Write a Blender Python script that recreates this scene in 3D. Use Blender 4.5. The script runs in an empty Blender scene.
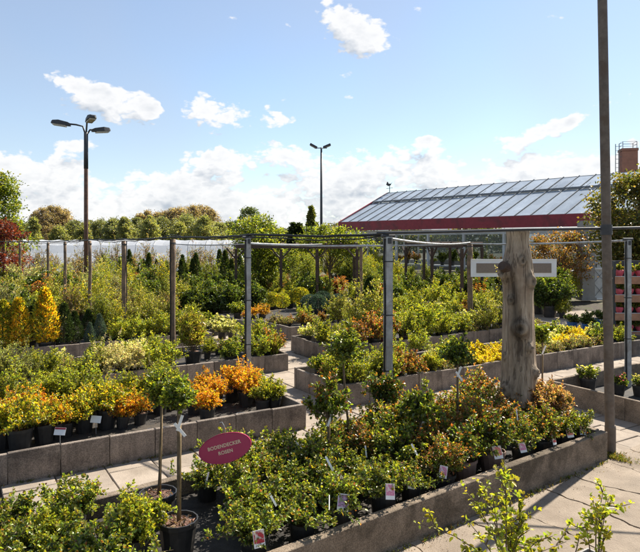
import bpy, math, random
import numpy as np
from mathutils import Vector, Matrix

# ------------------------------------------------------------------ camera, sky, sun, exposure
scene = bpy.context.scene
COL = scene.collection
CAM_H, FPX, HOR = 2.5, 600.0, 240.0           # eye height, focal length and horizon row in photo pixels
cam_d = bpy.data.cameras.new("camera"); cam = bpy.data.objects.new("camera", cam_d); COL.objects.link(cam)
cam.location = (0, 0, CAM_H); cam.rotation_euler = (math.radians(90), 0, 0)
cam_d.sensor_width = 36.0; cam_d.lens = 36.0 * FPX / 640.0
cam_d.shift_y = -(276.0 - HOR) / 640.0
cam_d.clip_end = 3000; cam_d.clip_start = 0.05
scene.camera = cam
SUN_AZ, SUN_EL = 43.0, 46.0
sv = Vector((math.sin(math.radians(SUN_AZ)) * math.cos(math.radians(SUN_EL)),
             math.cos(math.radians(SUN_AZ)) * math.cos(math.radians(SUN_EL)), math.sin(math.radians(SUN_EL))))
sun_d = bpy.data.lights.new("sun", 'SUN'); sun_d.energy = 5.0; sun_d.angle = math.radians(0.6); sun_d.color = (1.0, 0.93, 0.82)
sun = bpy.data.objects.new("sun", sun_d); COL.objects.link(sun); sun.location = (10, 12, 30)
sun.rotation_euler = (-sv).to_track_quat('-Z', 'Y').to_euler()
scene.view_settings.view_transform = 'Standard'; scene.view_settings.look = 'None'
scene.view_settings.exposure = 1.12; scene.view_settings.gamma = 1.0
scene.view_settings.use_curve_mapping = False
scene.cycles.max_bounces = 8; scene.cycles.diffuse_bounces = 5; scene.cycles.glossy_bounces = 2
scene.cycles.transmission_bounces = 4; scene.cycles.transparent_max_bounces = 6
scene.cycles.sample_clamp_indirect = 4.0


class NT:
    """tiny node-graph helper"""
    def __init__(s, nt):
        s.nt = nt; s.n = nt.nodes; s.l = nt.links
    def new(s, t, **kw):
        n = s.n.new(t)
        for k, v in kw.items(): setattr(n, k, v)
        return n
    def put(s, sock, v):
        if isinstance(v, bpy.types.NodeSocket): s.l.new(v, sock)
        else: sock.default_value = v
    def m(s, op, *a, clamp=False):
        n = s.new('ShaderNodeMath', operation=op, use_clamp=clamp)
        for i, v in enumerate(a): s.put(n.inputs[i], v)
        return n.outputs[0]
    def vm(s, op, *a):
        n = s.new('ShaderNodeVectorMath', operation=op)
        for i, v in enumerate(a): s.put(n.inputs[i], v)
        return n.outputs[0]
    def scale(s, vec, f):
        n = s.new('ShaderNodeVectorMath', operation='SCALE'); s.put(n.inputs[0], vec); s.put(n.inputs['Scale'], f)
        return n.outputs[0]
    def noise(s, vec, sc, det=4, rough=0.5, dist=0.0):
        n = s.new('ShaderNodeTexNoise'); s.put(n.inputs['Vector'], vec) if vec is not None else None
        n.inputs['Scale'].default_value = sc; n.inputs['Detail'].default_value = det
        n.inputs['Roughness'].default_value = rough; n.inputs['Distortion'].default_value = dist
        return n.outputs['Fac']
    def ramp(s, fac, stops):
        n = s.new('ShaderNodeValToRGB'); e = n.color_ramp.elements
        while len(e) < len(stops): e.new(0.5)
        for i, (p, c) in enumerate(stops):
            e[i].position = p; e[i].color = (*c, 1) if len(c) == 3 else c
        s.put(n.inputs[0], fac); return n.outputs[0]
    def mix(s, f, a, b, mode='MIX'):
        n = s.new('ShaderNodeMix', data_type='RGBA', blend_type=mode)
        s.put(n.inputs[0], f)
        for sock, v in ((n.inputs[6], a), (n.inputs[7], b)):
            s.put(sock, (*v, 1) if isinstance(v, tuple) and len(v) == 3 else v)
        return n.outputs[2]
    def smooth(s, v, a, b):
        n = s.new('ShaderNodeMapRange', interpolation_type='SMOOTHSTEP')
        s.put(n.inputs[0], v); n.inputs[1].default_value = a; n.inputs[2].default_value = b
        return n.outputs[0]


def pix_dir(px, py):
    d = Vector(((px - 320) / FPX, 1.0, (HOR - py) / FPX)).normalized()
    return math.atan2(d.x, d.y), math.asin(d.z)


world = bpy.data.worlds.new("World"); scene.world = world; world.use_nodes = True
w = NT(world.node_tree); w.n.clear()
w_out = w.new('ShaderNodeOutputWorld'); w_bg = w.new('ShaderNodeBackground'); w_bg.inputs[1].default_value = 0.082
sky = w.new('ShaderNodeTexSky', sky_type='NISHITA'); sky.sun_disc = False
sky.sun_elevation = math.radians(SUN_EL); sky.sun_rotation = math.radians(SUN_AZ)
sky.air_density = 1.0; sky.dust_density = 0.25; sky.ozone_density = 1.6; sky.altitude = 50
gen = w.new('ShaderNodeTexCoord').outputs['Generated']
CLOUDS = [  # px, py, half width, half height, strength, tilt(deg)  (cumulus seen in the photograph)
    (104, 104, 38, 20, .46, 0), (152, 109, 17, 11, .42, 0), (168, 108, 7, 40, -.35, 0), (220, 111, 44, 22, .56, 4), (283, 122, 16, 8, .32, 0),
    (52, 77, 46, 8, .28, -6), (350, 22, 40, 20, .34, -35), (374, 44, 30, 15, .30, 0), (336, 77, 20, 6, .26, 0),
    (562, 123, 50, 9, .50, 18), (430, 140, 11, 6, .30, 0), (592, 92, 14, 5, .26, 0), (78, 144, 18, 6, .28, 0), (205, 160, 44, 16, .26, 0),
    (352, 158, 58, 18, .26, 0), (24, 170, 44, 18, .20, 0), (560, 168, 60, 16, .20, 0), (350, 98, 10, 4, .24, 0), (520, 40, 90, 12, .16, 12)]


def cloud_density(vec, det):
    sep = w.new('ShaderNodeSeparateXYZ'); w.put(sep.inputs[0], vec)
    x, y, z = sep.outputs
    el = w.m('ARCSINE', z); az = w.m('ARCTAN2', x, y)
    cmb = w.new('ShaderNodeCombineXYZ'); w.put(cmb.inputs[0], x); w.put(cmb.inputs[1], y); w.put(cmb.inputs[2], w.m('MULTIPLY', z, 1.7))
    n1 = w.noise(cmb.outputs[0], 7.0, det, 0.60)
    bil = w.m('ABSOLUTE', w.m('SUBTRACT', w.noise(cmb.outputs[0], 30.0, 3, 0.5), 0.5))      # billows: round lobes with sharp creases
    n = w.m('ADD', w.m('MULTIPLY', w.m('SUBTRACT', n1, 0.5), 1.9), w.m('MULTIPLY', w.m('SUBTRACT', bil, .1), 1.15))
    bank = w.m('SUBTRACT', w.m('MULTIPLY', w.m('SUBTRACT', 1.0, w.smooth(el, 0.06, 0.19)), 0.68), 0.40)
    cov = bank
    for px, py, hw, hh, amp, tilt in CLOUDS:
        a0, e0 = pix_dir(px, py)
        c, s_ = math.cos(math.radians(tilt)), math.sin(math.radians(tilt))
        # squared elliptical distance with two multiply-adds per axis
        kx, ky = FPX / hw, FPX / hh
        da = w.m('MULTIPLY_ADD', az, c * kx, (-a0 * c - e0 * s_) * kx) if not tilt else w.m('MULTIPLY_ADD', el, s_ * kx, w.m('MULTIPLY_ADD', az, c * kx, (-a0 * c - e0 * s_) * kx))
        de = w.m('MULTIPLY_ADD', el, c * ky, (-e0 * c + a0 * s_) * ky) if not tilt else w.m('MULTIPLY_ADD', az, -s_ * ky, w.m('MULTIPLY_ADD', el, c * ky, (-e0 * c + a0 * s_) * ky))
        q = w.m('MULTIPLY_ADD', da, da, w.m('MULTIPLY', de, de))
        cov = w.m('MULTIPLY_ADD', w.m('EXPONENT', w.m('MULTIPLY', q, -0.8)), amp * 1.5, cov)
    return w.m('ADD', n, cov), el


d1, el1 = cloud_density(gen, 6)
up = w.new('ShaderNodeCombineXYZ'); up.inputs[0].default_value = .012; up.inputs[1].default_value = .0; up.inputs[2].default_value = .028
d2, _ = cloud_density(w.vm('NORMALIZE', w.vm('ADD', gen, up.outputs[0])), 3)
alpha = w.smooth(d1, 0.0, 0.15)
lit = w.m('ADD', 0.80, w.m('MULTIPLY', w.m('SUBTRACT', d1, d2), 1.9), clamp=True)
thick = w.smooth(d1, 0.18, 0.70)
lit = w.m('SUBTRACT', lit, w.m('MULTIPLY', thick, 0.40), clamp=True)
ccol = w.mix(lit, (2.75, 3.1, 3.6), (5.7, 5.7, 5.72))
veil = w.m('MULTIPLY', w.noise(gen, 3.2, 2, .55), 0.60)           # thin high haze over the blue
skyc = w.mix(veil, sky.outputs[0], (3.3, 3.5, 3.8))
final = w.mix(w.m('MULTIPLY', alpha, 0.95), skyc, ccol)
world.cycles.sampling_method = 'MANUAL'; world.cycles.sample_map_resolution = 256
w.put(w_bg.inputs[0], final); w.l.new(w_bg.outputs[0], w_out.inputs[0])

# ------------------------------------------------------------------ helpers
RNG = np.random.default_rng(7)
R = random.Random(11)


def P(px, py, z=0.0):
    """photo pixel -> point on the level z"""
    d = (CAM_H - z) * FPX / (py - HOR)
    return Vector(((px - 320) * d / FPX, d, z))


def AT(px, d, z=0.0):
    return Vector(((px - 320) * d / FPX, d, z))


TH = math.radians(31.8)
U = Vector((math.cos(TH), math.sin(TH), 0)); V = Vector((-math.sin(TH), math.cos(TH), 0))
def AB(a, b, z=0.0): return U * a + V * b + Vector((0, 0, z))
P1 = P(400, 547); P2 = P(607, 459)
UB = (P2 - P1).normalized(); VB = Vector((-UB.y, UB.x, 0)); THB = math.atan2(UB.y, UB.x)
def ST(s, t, z=0.0): return P1 + UB * s + VB * t + Vector((0, 0, z))


class MB:
    def __init__(s): s.v, s.f = [], []
    def add(s, vs, fs):
        o = len(s.v); s.v += [tuple(v) for v in vs]; s.f += [tuple(i + o for i in f) for f in fs]; return s
    def box(s, c, size, rz=0.0, M=None):
        x, y, z = (k / 2 for k in size); vs = []
        for dx, dy, dz in ((-x, -y, -z), (x, -y, -z), (x, y, -z), (-x, y, -z), (-x, -y, z), (x, -y, z), (x, y, z), (-x, y, z)):
            v = Vector((dx, dy, dz))
            if M is not None: v = M @ v
            elif rz: v = Matrix.Rotation(rz, 3, 'Z') @ v
            vs.append(v + Vector(c))
        return s.add(vs, [(0, 3, 2, 1), (4, 5, 6, 7), (0, 1, 5, 4), (1, 2, 6, 5), (2, 3, 7, 6), (3, 0, 4, 7)])
    def bar(s, a, b, wd, ht):
        a, b = Vector(a), Vector(b); d = b - a; L = d.length
        q = d.to_track_quat('X', 'Z').to_matrix()
        return s.box((a + b) / 2, (L, wd, ht), M=q)
    def tube(s, pts, rad, n=6, cap=True):
        pts = [Vector(p) for p in pts]; rad = rad if isinstance(rad, (list, tuple)) else [rad] * len(pts)
        rings = []; x = None
        for i, p in enumerate(pts):
            t = (pts[min(i + 1, len(pts) - 1)] - pts[max(i - 1, 0)])
            t = t.normalized() if t.length > 1e-9 else Vector((0, 0, 1))
            if x is None:
                x = t.cross(Vector((0.3, 0.2, 1)) if abs(t.z) < .9 else Vector((1, 0, 0))).normalized()
            else:
                x = (x - t * x.dot(t)).normalized()
            y = t.cross(x)
            rings.append([p + (x * math.cos(k * 2 * math.pi / n) + y * math.sin(k * 2 * math.pi / n)) * rad[i] for k in range(n)])
        vs = [v for r in rings for v in r]; fs = []
        for i in range(len(rings) - 1):
            for k in range(n):
                fs.append((i * n + k, i * n + (k + 1) % n, (i + 1) * n + (k + 1) % n, (i + 1) * n + k))
        if cap:
            fs.append(tuple(reversed(range(n)))); fs.append(tuple((len(rings) - 1) * n + k for k in range(n)))
        return s.add(vs, fs)
    def lathe(s, prof, n=14, c=(0, 0, 0)):
        vs = []; fs = []
        for r, z in prof:
            for k in range(n):
                a = 2 * math.pi * k / n; vs.append((c[0] + r * math.cos(a), c[1] + r * math.sin(a), c[2] + z))
        for i in range(len(prof) - 1):
            for k in range(n):
                fs.append((i * n + k, i * n + (k + 1) % n, (i + 1) * n + (k + 1) % n, (i + 1) * n + k))
        fs.append(tuple(reversed(range(n)))) if prof[0][0] > 1e-6 else None
        fs.append(tuple((len(prof) - 1) * n + k for k in range(n)))
        return s.add(vs, fs)
    def mesh(s, name, mat, smooth=False):
        me = bpy.data.meshes.new(name); me.from_pydata(s.v, [], s.f); me.materials.append(mat)
        if smooth: me.polygons.foreach_set('use_smooth', [True] * len(me.polygons))
        me.update(); return me
    def obj(s, name, mat, parent=None, smooth=False):
        return link(name, s.mesh(name, mat, smooth), parent)


def link(name, me, parent=None, loc=None):
    o = bpy.data.objects.new(name, me); COL.objects.link(o)
    if parent is not None: o.parent = parent
    if loc is not None: o.location = loc
    return o


def thing(name, label, cat, loc=(0, 0, 0), rz=0.0, group=None, data=None, sc=1.0):
    o = bpy.data.objects.new(name, data); COL.objects.link(o)
    o.location = loc; o.rotation_euler = (0, 0, rz); o.scale = (sc, sc, sc)
    return tag(o, label, cat, group)


def tag(o, label, cat, group=None):
    o['label'] = label; o['category'] = cat
    if group: o['group'] = group
    return o


def structure(o): o['kind'] = 'structure'; return o


# ------------------------------------------------------------------ materials
MATS = {}


def mat(name, base, rough=0.7, var=0.25, scale=6.0, bump=0.15, bscale=None, spec=0.35, metal=0.0, stain=None, stain_s=1.5, objvar=0.0, detail=6, speck=0.0, streak=0.0):
    m = bpy.data.materials.new(name); m.use_nodes = True; t = NT(m.node_tree); b = t.n['Principled BSDF']
    co = t.new('ShaderNodeTexCoord').outputs['Object']
    if objvar:
        oi = t.new('ShaderNodeObjectInfo')
        co = t.vm('ADD', co, t.scale(oi.outputs['Location'], 1.37))
    n = t.noise(co, scale, detail, 0.6)
    c0 = tuple(k * (1 - var) for k in base); c1 = tuple(min(1, k * (1 + var)) for k in base)
    c = t.ramp(n, [(0.3, c0), (0.7, c1)])
    if stain:
        s = t.smooth(t.noise(co, stain_s, 5, 0.65, .4), 0.48, 0.66)
        c = t.mix(s, c, stain)
    if objvar:
        f = t.m('ADD', 1 - objvar, t.m('MULTIPLY', oi.outputs['Random'], 2 * objvar))
        c = t.mix(1.0, c, t_comb(t, f), 'MULTIPLY')
    if speck:                       # exposed grains in the concrete
        g = t.smooth(t.noise(co, 95, 3, .6), .35, .65); c = t.mix(1.0, c, t_comb(t, t.m('MULTIPLY_ADD', g, 2 * speck, 1 - speck)), 'MULTIPLY')
    if streak:                      # run-off marks down the face
        mp = t.new('ShaderNodeMapping'); t.put(mp.inputs[0], co); mp.inputs['Scale'].default_value = (1, 1, .12)
        g = t.smooth(t.noise(mp.outputs[0], 14, 4, .6), .4, .7); c = t.mix(1.0, c, t_comb(t, t.m('MULTIPLY_ADD', g, -streak, 1.0)), 'MULTIPLY')
    t.put(b.inputs['Base Color'], c)
    b.inputs['Roughness'].default_value = rough; b.inputs['Metallic'].default_value = metal
    b.inputs['Specular IOR Level'].default_value = spec
    if bump:
        bp = t.new('ShaderNodeBump'); bp.inputs['Strength'].default_value = min(1, bump * 2); bp.inputs['Distance'].default_value = 0.02
        t.put(bp.inputs['Height'], t.noise(co, bscale or scale * 5, 8, 0.7)); t.l.new(bp.outputs[0], b.inputs['Normal'])
    MATS[name] = m; return m


def t_comb(t, f):
    c = t.new('ShaderNodeCombineColor')
    for i in range(3): t.put(c.inputs[i], f)
    return c.outputs[0]


def leaf_mat(name, trans=0.35, rough=0.42, spec=0.5, tcol=(1.15, 1.1, .45)):
    m = bpy.data.materials.new(name); m.use_nodes = True; t = NT(m.node_tree); b = t.n['Principled BSDF']; o = t.n['Material Output']
    at = t.new('ShaderNodeAttribute', attribute_name='Col'); oi = t.new('ShaderNodeObjectInfo')
    f = t.m('ADD', 0.82, t.m('MULTIPLY', oi.outputs['Random'], 0.36))
    c = t.mix(1.0, at.outputs['Color'], t_comb(t, f), 'MULTIPLY')
    t.put(b.inputs['Base Color'], c); b.inputs['Roughness'].default_value = rough; b.inputs['Specular IOR Level'].default_value = spec
    tr = t.new('ShaderNodeBsdfTranslucent'); t.put(tr.inputs[0], t.mix(1.0, c, tcol, 'MULTIPLY'))
    mx = t.new('ShaderNodeMixShader'); mx.inputs[0].default_value = trans
    t.l.new(b.outputs[0], mx.inputs[1]); t.l.new(tr.outputs[0], mx.inputs[2]); t.l.new(mx.outputs[0], o.inputs[0])
    MATS[name] = m; return m


M_LEAF = leaf_mat('leaf', .52, .40, .45, (1.65, 1.5, .5)); M_GLOSSY = leaf_mat('glossy_leaf', .44, .36, .5, (1.65, 1.5, .5)); M_NEEDLE = leaf_mat('needle', .28, .6, .3, (1.3, 1.25, .6))
M_STEM = mat('stem', (.12, .085, .05), .8, .35, 20, .2)
M_BAMBOO = mat('bamboo', (.33, .23, .11), .6, .3, 14, .1)
M_PANEL = mat('panel_concrete', (.24, .195, .155), .85, .28, 3.5, .3, 60, stain=(.13, .105, .085), stain_s=2.2, objvar=.15, speck=.3, streak=.28)
M_WALLB = mat('cast_concrete', (.26, .20, .142), .9, .4, 5, .5, 75, stain=(.12, .092, .062), stain_s=2.0, objvar=.08, speck=.28)
M_SLAB = mat('slab_concrete', (.31, .255, .20), .9, .16, 4, .22, 70, stain=(.22, .178, .135), stain_s=1.3, objvar=.10)
M_APRON = mat('apron_concrete', (.285, .228, .170), .9, .22, 3, .35, 60, stain=(.21, .163, .118), stain_s=.9, objvar=.05)
M_DIRT = mat('dirt', (.06, .047, .034), .95, .5, 9, .5, 60, stain=(.06, .065, .025), stain_s=2)
M_GROUND = mat('earth_ground', (.10, .085, .05), .95, .4, 1.2, .5, 30, stain=(.07, .085, .03), stain_s=.5)
M_FOIL = mat('black_foil', (.042, .038, .034), .75, .5, 7, .4, 14, spec=.22, stain=(.07, .058, .045), stain_s=2.4)
M_BARKM = mat('bark_mulch', (.16, .09, .06), .9, .6, 45, .6, 70)
M_POT = mat('black_pot', (.026, .025, .024), .42, .3, 12, .04, spec=.5, stain=(.045, .04, .035), stain_s=7)
M_POTB = mat('brown_pot', (.16, .105, .08), .6, .25, 10, .08)
M_POTR = mat('red_pot', (.42, .07, .05), .5, .2, 10, .03)
M_POTBL = mat('blue_pot', (.02, .11, .32), .4, .2, 10, .03)
M_POTP = mat('pink_pot', (.62, .10, .13), .45, .22, 9, .03)
M_GALV = mat('galvanised', (.36, .37, .37), .48, .25, 9, .08, 50, metal=.55, stain=(.24, .22, .2), stain_s=5)
M_STEEL = mat('weathered_steel_pole', (.15, .12, .095), .6, .25, 12, .15, 50, metal=.25, stain=(.12, .085, .06), stain_s=4)
M_LAMPPOLE = mat('rust_brown_paint', (.13, .07, .048), .6, .25, 10, .1, stain=(.2, .1, .06), stain_s=5)
M_DARK = mat('dark_grey_metal', (.05, .052, .055), .5, .25, 10, .05)
M_HOSE = mat('black_hose', (.014, .014, .014), .5, .3, 10, .05)
M_WOOD = mat('weathered_wood', (.20, .135, .085), .8, .4, 9, .3, 50, stain=(.12, .095, .075), stain_s=4)
M_DWOOD = mat('dark_pergola_wood', (.075, .048, .034), .8, .35, 9, .25, 40)
M_SHELF = mat('shelf_board', (.42, .21, .12), .7, .25, 8, .15)
M_WHITE = mat('white_board', (.78, .77, .75), .55, .06, 6, .03)
M_TAG = mat('tag_white', (.8, .8, .78), .5, .06, 20, 0)
M_GRILLE = mat('brown_grille', (.27, .215, .17), .7, .12, 30, .1)
M_REDP = mat('oxblood_paint', (.27, .03, .042), .5, .14, 5, .05, stain=(.15, .03, .035), stain_s=.8)
M_SIGN = mat('magenta_sign', (.40, .022, .085), .32, .08, 6, .02, spec=.5)
M_LETTER = mat('cream_letter', (.74, .52, .36), .6, .03, 5, 0)
M_BAND = mat('grey_white_cladding', (.55, .55, .54), .6, .1, 4, .05, stain=(.4, .4, .38))
M_POLY = mat('white_film', (.80, .82, .86), .35, .06, 2, .05, stain=(.68, .70, .72), stain_s=.7)
_t = NT(M_POLY.node_tree); _tr = _t.new('ShaderNodeBsdfTranslucent'); _tr.inputs[0].default_value = (.86, .88, .92, 1); _mx = _t.new('ShaderNodeMixShader'); _mx.inputs[0].default_value = .6
_t.l.new(_t.n['Principled BSDF'].outputs[0], _mx.inputs[1]); _t.l.new(_tr.outputs[0], _mx.inputs[2]); _t.l.new(_mx.outputs[0], _t.n['Material Output'].inputs[0])
M_MULL = mat('alu_bar', (.17, .18, .19), .5, .15, 8, .03, metal=.2)
M_GREYP = mat('grey_plaster', (.30, .285, .26), .8, .15, 3, .1)
M_LENS = mat('lamp_lens', (.42, .38, .30), .25, .2, 8, 0, spec=.6)


def trunk_mat():
    m = bpy.data.materials.new('bare_trunk'); m.use_nodes = True; t = NT(m.node_tree); b = t.n['Principled BSDF']
    co = t.new('ShaderNodeTexCoord').outputs['Object']
    mp = t.new('ShaderNodeMapping'); t.l.new(co, mp.inputs[0]); mp.inputs['Scale'].default_value = (1, 1, .13)
    n = t.noise(mp.outputs[0], 16, 9, .66, .8); n2 = t.noise(co, 2.6, 5, .6)
    c = t.ramp(n, [(.28, (.11, .075, .05)), (.44, (.36, .28, .195)), (.70, (.58, .47, .35))])
    mp2 = t.new('ShaderNodeMapping'); t.l.new(co, mp2.inputs[0]); mp2.inputs['Scale'].default_value = (1, 1, .05)
    cr = t.smooth(t.noise(mp2.outputs[0], 34, 4, .55, .5), .36, .43)
    c = t.mix(t.smooth(n2, .45, .68), c, (.30, .225, .16))
    at = t.new('ShaderNodeAttribute', attribute_name='Col')
    c = t.mix(1.0, c, at.outputs['Color'], 'MULTIPLY')
    c = t.mix(t.m('MULTIPLY_ADD', cr, .55, .45), (.08, .055, .04), c)
    t.put(b.inputs['Base Color'], c); b.inputs['Roughness'].default_value = .85; b.inputs['Specular IOR Level'].default_value = .2
    bp = t.new('ShaderNodeBump'); bp.inputs['Strength'].default_value = .9; bp.inputs['Distance'].default_value = .05
    t.put(bp.inputs['Height'], t.m('MULTIPLY_ADD', cr, .35, n)); t.l.new(bp.outputs[0], b.inputs['Normal']); return m


def brick_mat():
    m = bpy.data.materials.new('chimney_brick'); m.use_nodes = True; t = NT(m.node_tree); b = t.n['Principled BSDF']
    co = t.new('ShaderNodeTexCoord').outputs['Object']
    mp = t.new('ShaderNodeMapping'); t.l.new(co, mp.inputs[0]); mp.inputs['Rotation'].default_value = (math.radians(90), 0, 0)
    br = t.new('ShaderNodeTexBrick'); t.l.new(mp.outputs[0], br.inputs[0])
    br.inputs['Color1'].default_value = (.30, .115, .07, 1); br.inputs['Color2'].default_value = (.22, .085, .055, 1)
    br.inputs['Mortar'].default_value = (.26, .2, .16, 1); br.inputs['Scale'].default_value = 4.2; br.inputs['Mortar Size'].default_value = .025
    c = t.mix(.5, br.outputs[0], t.ramp(t.noise(co, 3, 5), [(.3, (.16, .07, .05)), (.7, (.32, .14, .09))]))
    t.put(b.inputs['Base Color'], c); b.inputs['Roughness'].default_value = .9; return m


def pane_mat(name, tint, trans):
    """dusty greenhouse glazing: partly see-through, partly matt, glossy skin"""
    m = bpy.data.materials.new(name); m.use_nodes = True; t = NT(m.node_tree); b = t.n['Principled BSDF']; o = t.n['Material Output']
    co = t.new('ShaderNodeTexCoord').outputs['Object']; oi = t.new('ShaderNodeObjectInfo')
    n = t.noise(co, .55, 7, .7, .8)
    f = t.m('ADD', .88, t.m('MULTIPLY', oi.outputs['Random'], .24))
    c = t.mix(1.0, t.ramp(n, [(.3, tuple(k * .62 for k in tint)), (.7, tint)]), t_comb(t, f), 'MULTIPLY')
    t.put(b.inputs['Base Color'], c); t.put(b.inputs['Roughness'], t.m('MULTIPLY_ADD', n, .5, -.05, clamp=True)); b.inputs['Specular IOR Level'].default_value = .7
    tr = t.new('ShaderNodeBsdfTransparent'); tr.inputs[0].default_value = (.8, .86, .88, 1)
    mx = t.new('ShaderNodeMixShader'); mx.inputs[0].default_value = trans
    t.l.new(b.outputs[0], mx.inputs[1]); t.l.new(tr.outputs[0], mx.inputs[2]); t.l.new(mx.outputs[0], o.inputs[0]); return m


def print_mat(name, c1, c2, c3):
    """flat printed picture of a flower on a plant label"""
    m = bpy.data.materials.new(name); m.use_nodes = True; t = NT(m.node_tree); b = t.n['Principled BSDF']
    co = t.new('ShaderNodeTexCoord').outputs['Object']
    vo = t.new('ShaderNodeTexVoronoi'); t.l.new(co, vo.inputs[0]); vo.inputs['Scale'].default_value = 38
    c = t.ramp(vo.outputs['Distance'], [(.1, c1), (.45, c2), (.75, c3)])
    t.put(b.inputs['Base Color'], c); b.inputs['Roughness'].default_value = .35; return m


M_TRUNK = trunk_mat(); M_BRICK = brick_mat()
M_PANE = pane_mat('roof_pane', (.50, .56, .62), .22); M_GLASS = pane_mat('wall_glass', (.30, .34, .35), .6)
M_PRINTS = [print_mat('print_red', (.55, .02, .03), (.35, .01, .02), (.7, .6, .5)), print_mat('print_pink', (.7, .35, .42), (.6, .15, .3), (.75, .6, .6)),
            print_mat('print_lilac', (.62, .45, .62), (.45, .2, .4), (.2, .25, .1)), print_mat('print_coral', (.75, .3, .2), (.6, .12, .1), (.8, .6, .45))]

# ------------------------------------------------------------------ foliage generators
def nrm(a): return a / np.maximum(np.linalg.norm(a, axis=1, keepdims=True), 1e-9)


def leaf_mesh(name, Ps, Dr, L, W, C, rng, material, up=0.9, hexa=True, flat=0.12):
    n = len(Ps); Dr = nrm(Dr)
    nn = nrm(rng.normal(0, .55, (n, 3)) + np.array([0, 0, up])); s = nrm(np.cross(Dr, nn)); n2 = np.cross(s, Dr)
    L = L[:, None]; W = W[:, None]
    tip = Ps + Dr * L - n2 * L * .16
    if hexa:
        a, b_ = .28, .66
        V_ = [Ps, Ps + Dr * L * a + s * W * .46 + n2 * L * flat, Ps + Dr * L * b_ + s * W * .40 + n2 * L * flat * .8, tip,
              Ps + Dr * L * b_ - s * W * .40 + n2 * L * flat * .8, Ps + Dr * L * a - s * W * .46 + n2 * L * flat]
        k = 6; F = np.array([[0, 1, 2, 3], [0, 3, 4, 5]])
    else:
        V_ = [Ps, Ps + Dr * L * .45 + s * W * .5 + n2 * L * flat, tip, Ps + Dr * L * .45 - s * W * .5 + n2 * L * flat]
        k = 4; F = np.array([[0, 1, 2], [0, 2, 3]])
    vs = np.stack(V_, 1).reshape(-1, 3)
    fs = (F[None] + (np.arange(n) * k)[:, None, None]).reshape(-1, F.shape[1])
    me = bpy.data.meshes.new(name); nf, fk = fs.shape
    me.vertices.add(len(vs)); me.vertices.foreach_set('co', vs.astype(np.float32).ravel())
    me.loops.add(nf * fk); me.loops.foreach_set('vertex_index', fs.ravel().astype(np.int32))
    me.polygons.add(nf); me.polygons.foreach_set('loop_start', np.arange(0, nf * fk, fk, dtype=np.int32))
    ca = me.color_attributes.new('Col', 'FLOAT_COLOR', 'POINT')
    cc = np.ones((n, k, 4), np.float32); cc[:, :, :3] = C[:, None, :]; ca.data.foreach_set('color', cc.ravel())
    me.materials.append(material); me.update(); return me


def palette(rng, n, cols, jit=0.27):
    """cols: list of (rgb, weight)"""
    w_ = np.array([c[1] for c in cols], float); idx = rng.choice(len(cols), n, p=w_ / w_.sum())
    base = np.array([c[0] for c in cols])[idx]
    return np.clip(base * (1 + rng.normal(0, jit, (n, 1))) * (1 + rng.normal(0, jit * .35, (n, 3))), .003, 1)


def bez(p0, p1, p2, t): return ((1 - t) ** 2)[:, None] * p0 + (2 * t * (1 - t))[:, None] * p1 + (t ** 2)[:, None] * p2


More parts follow.
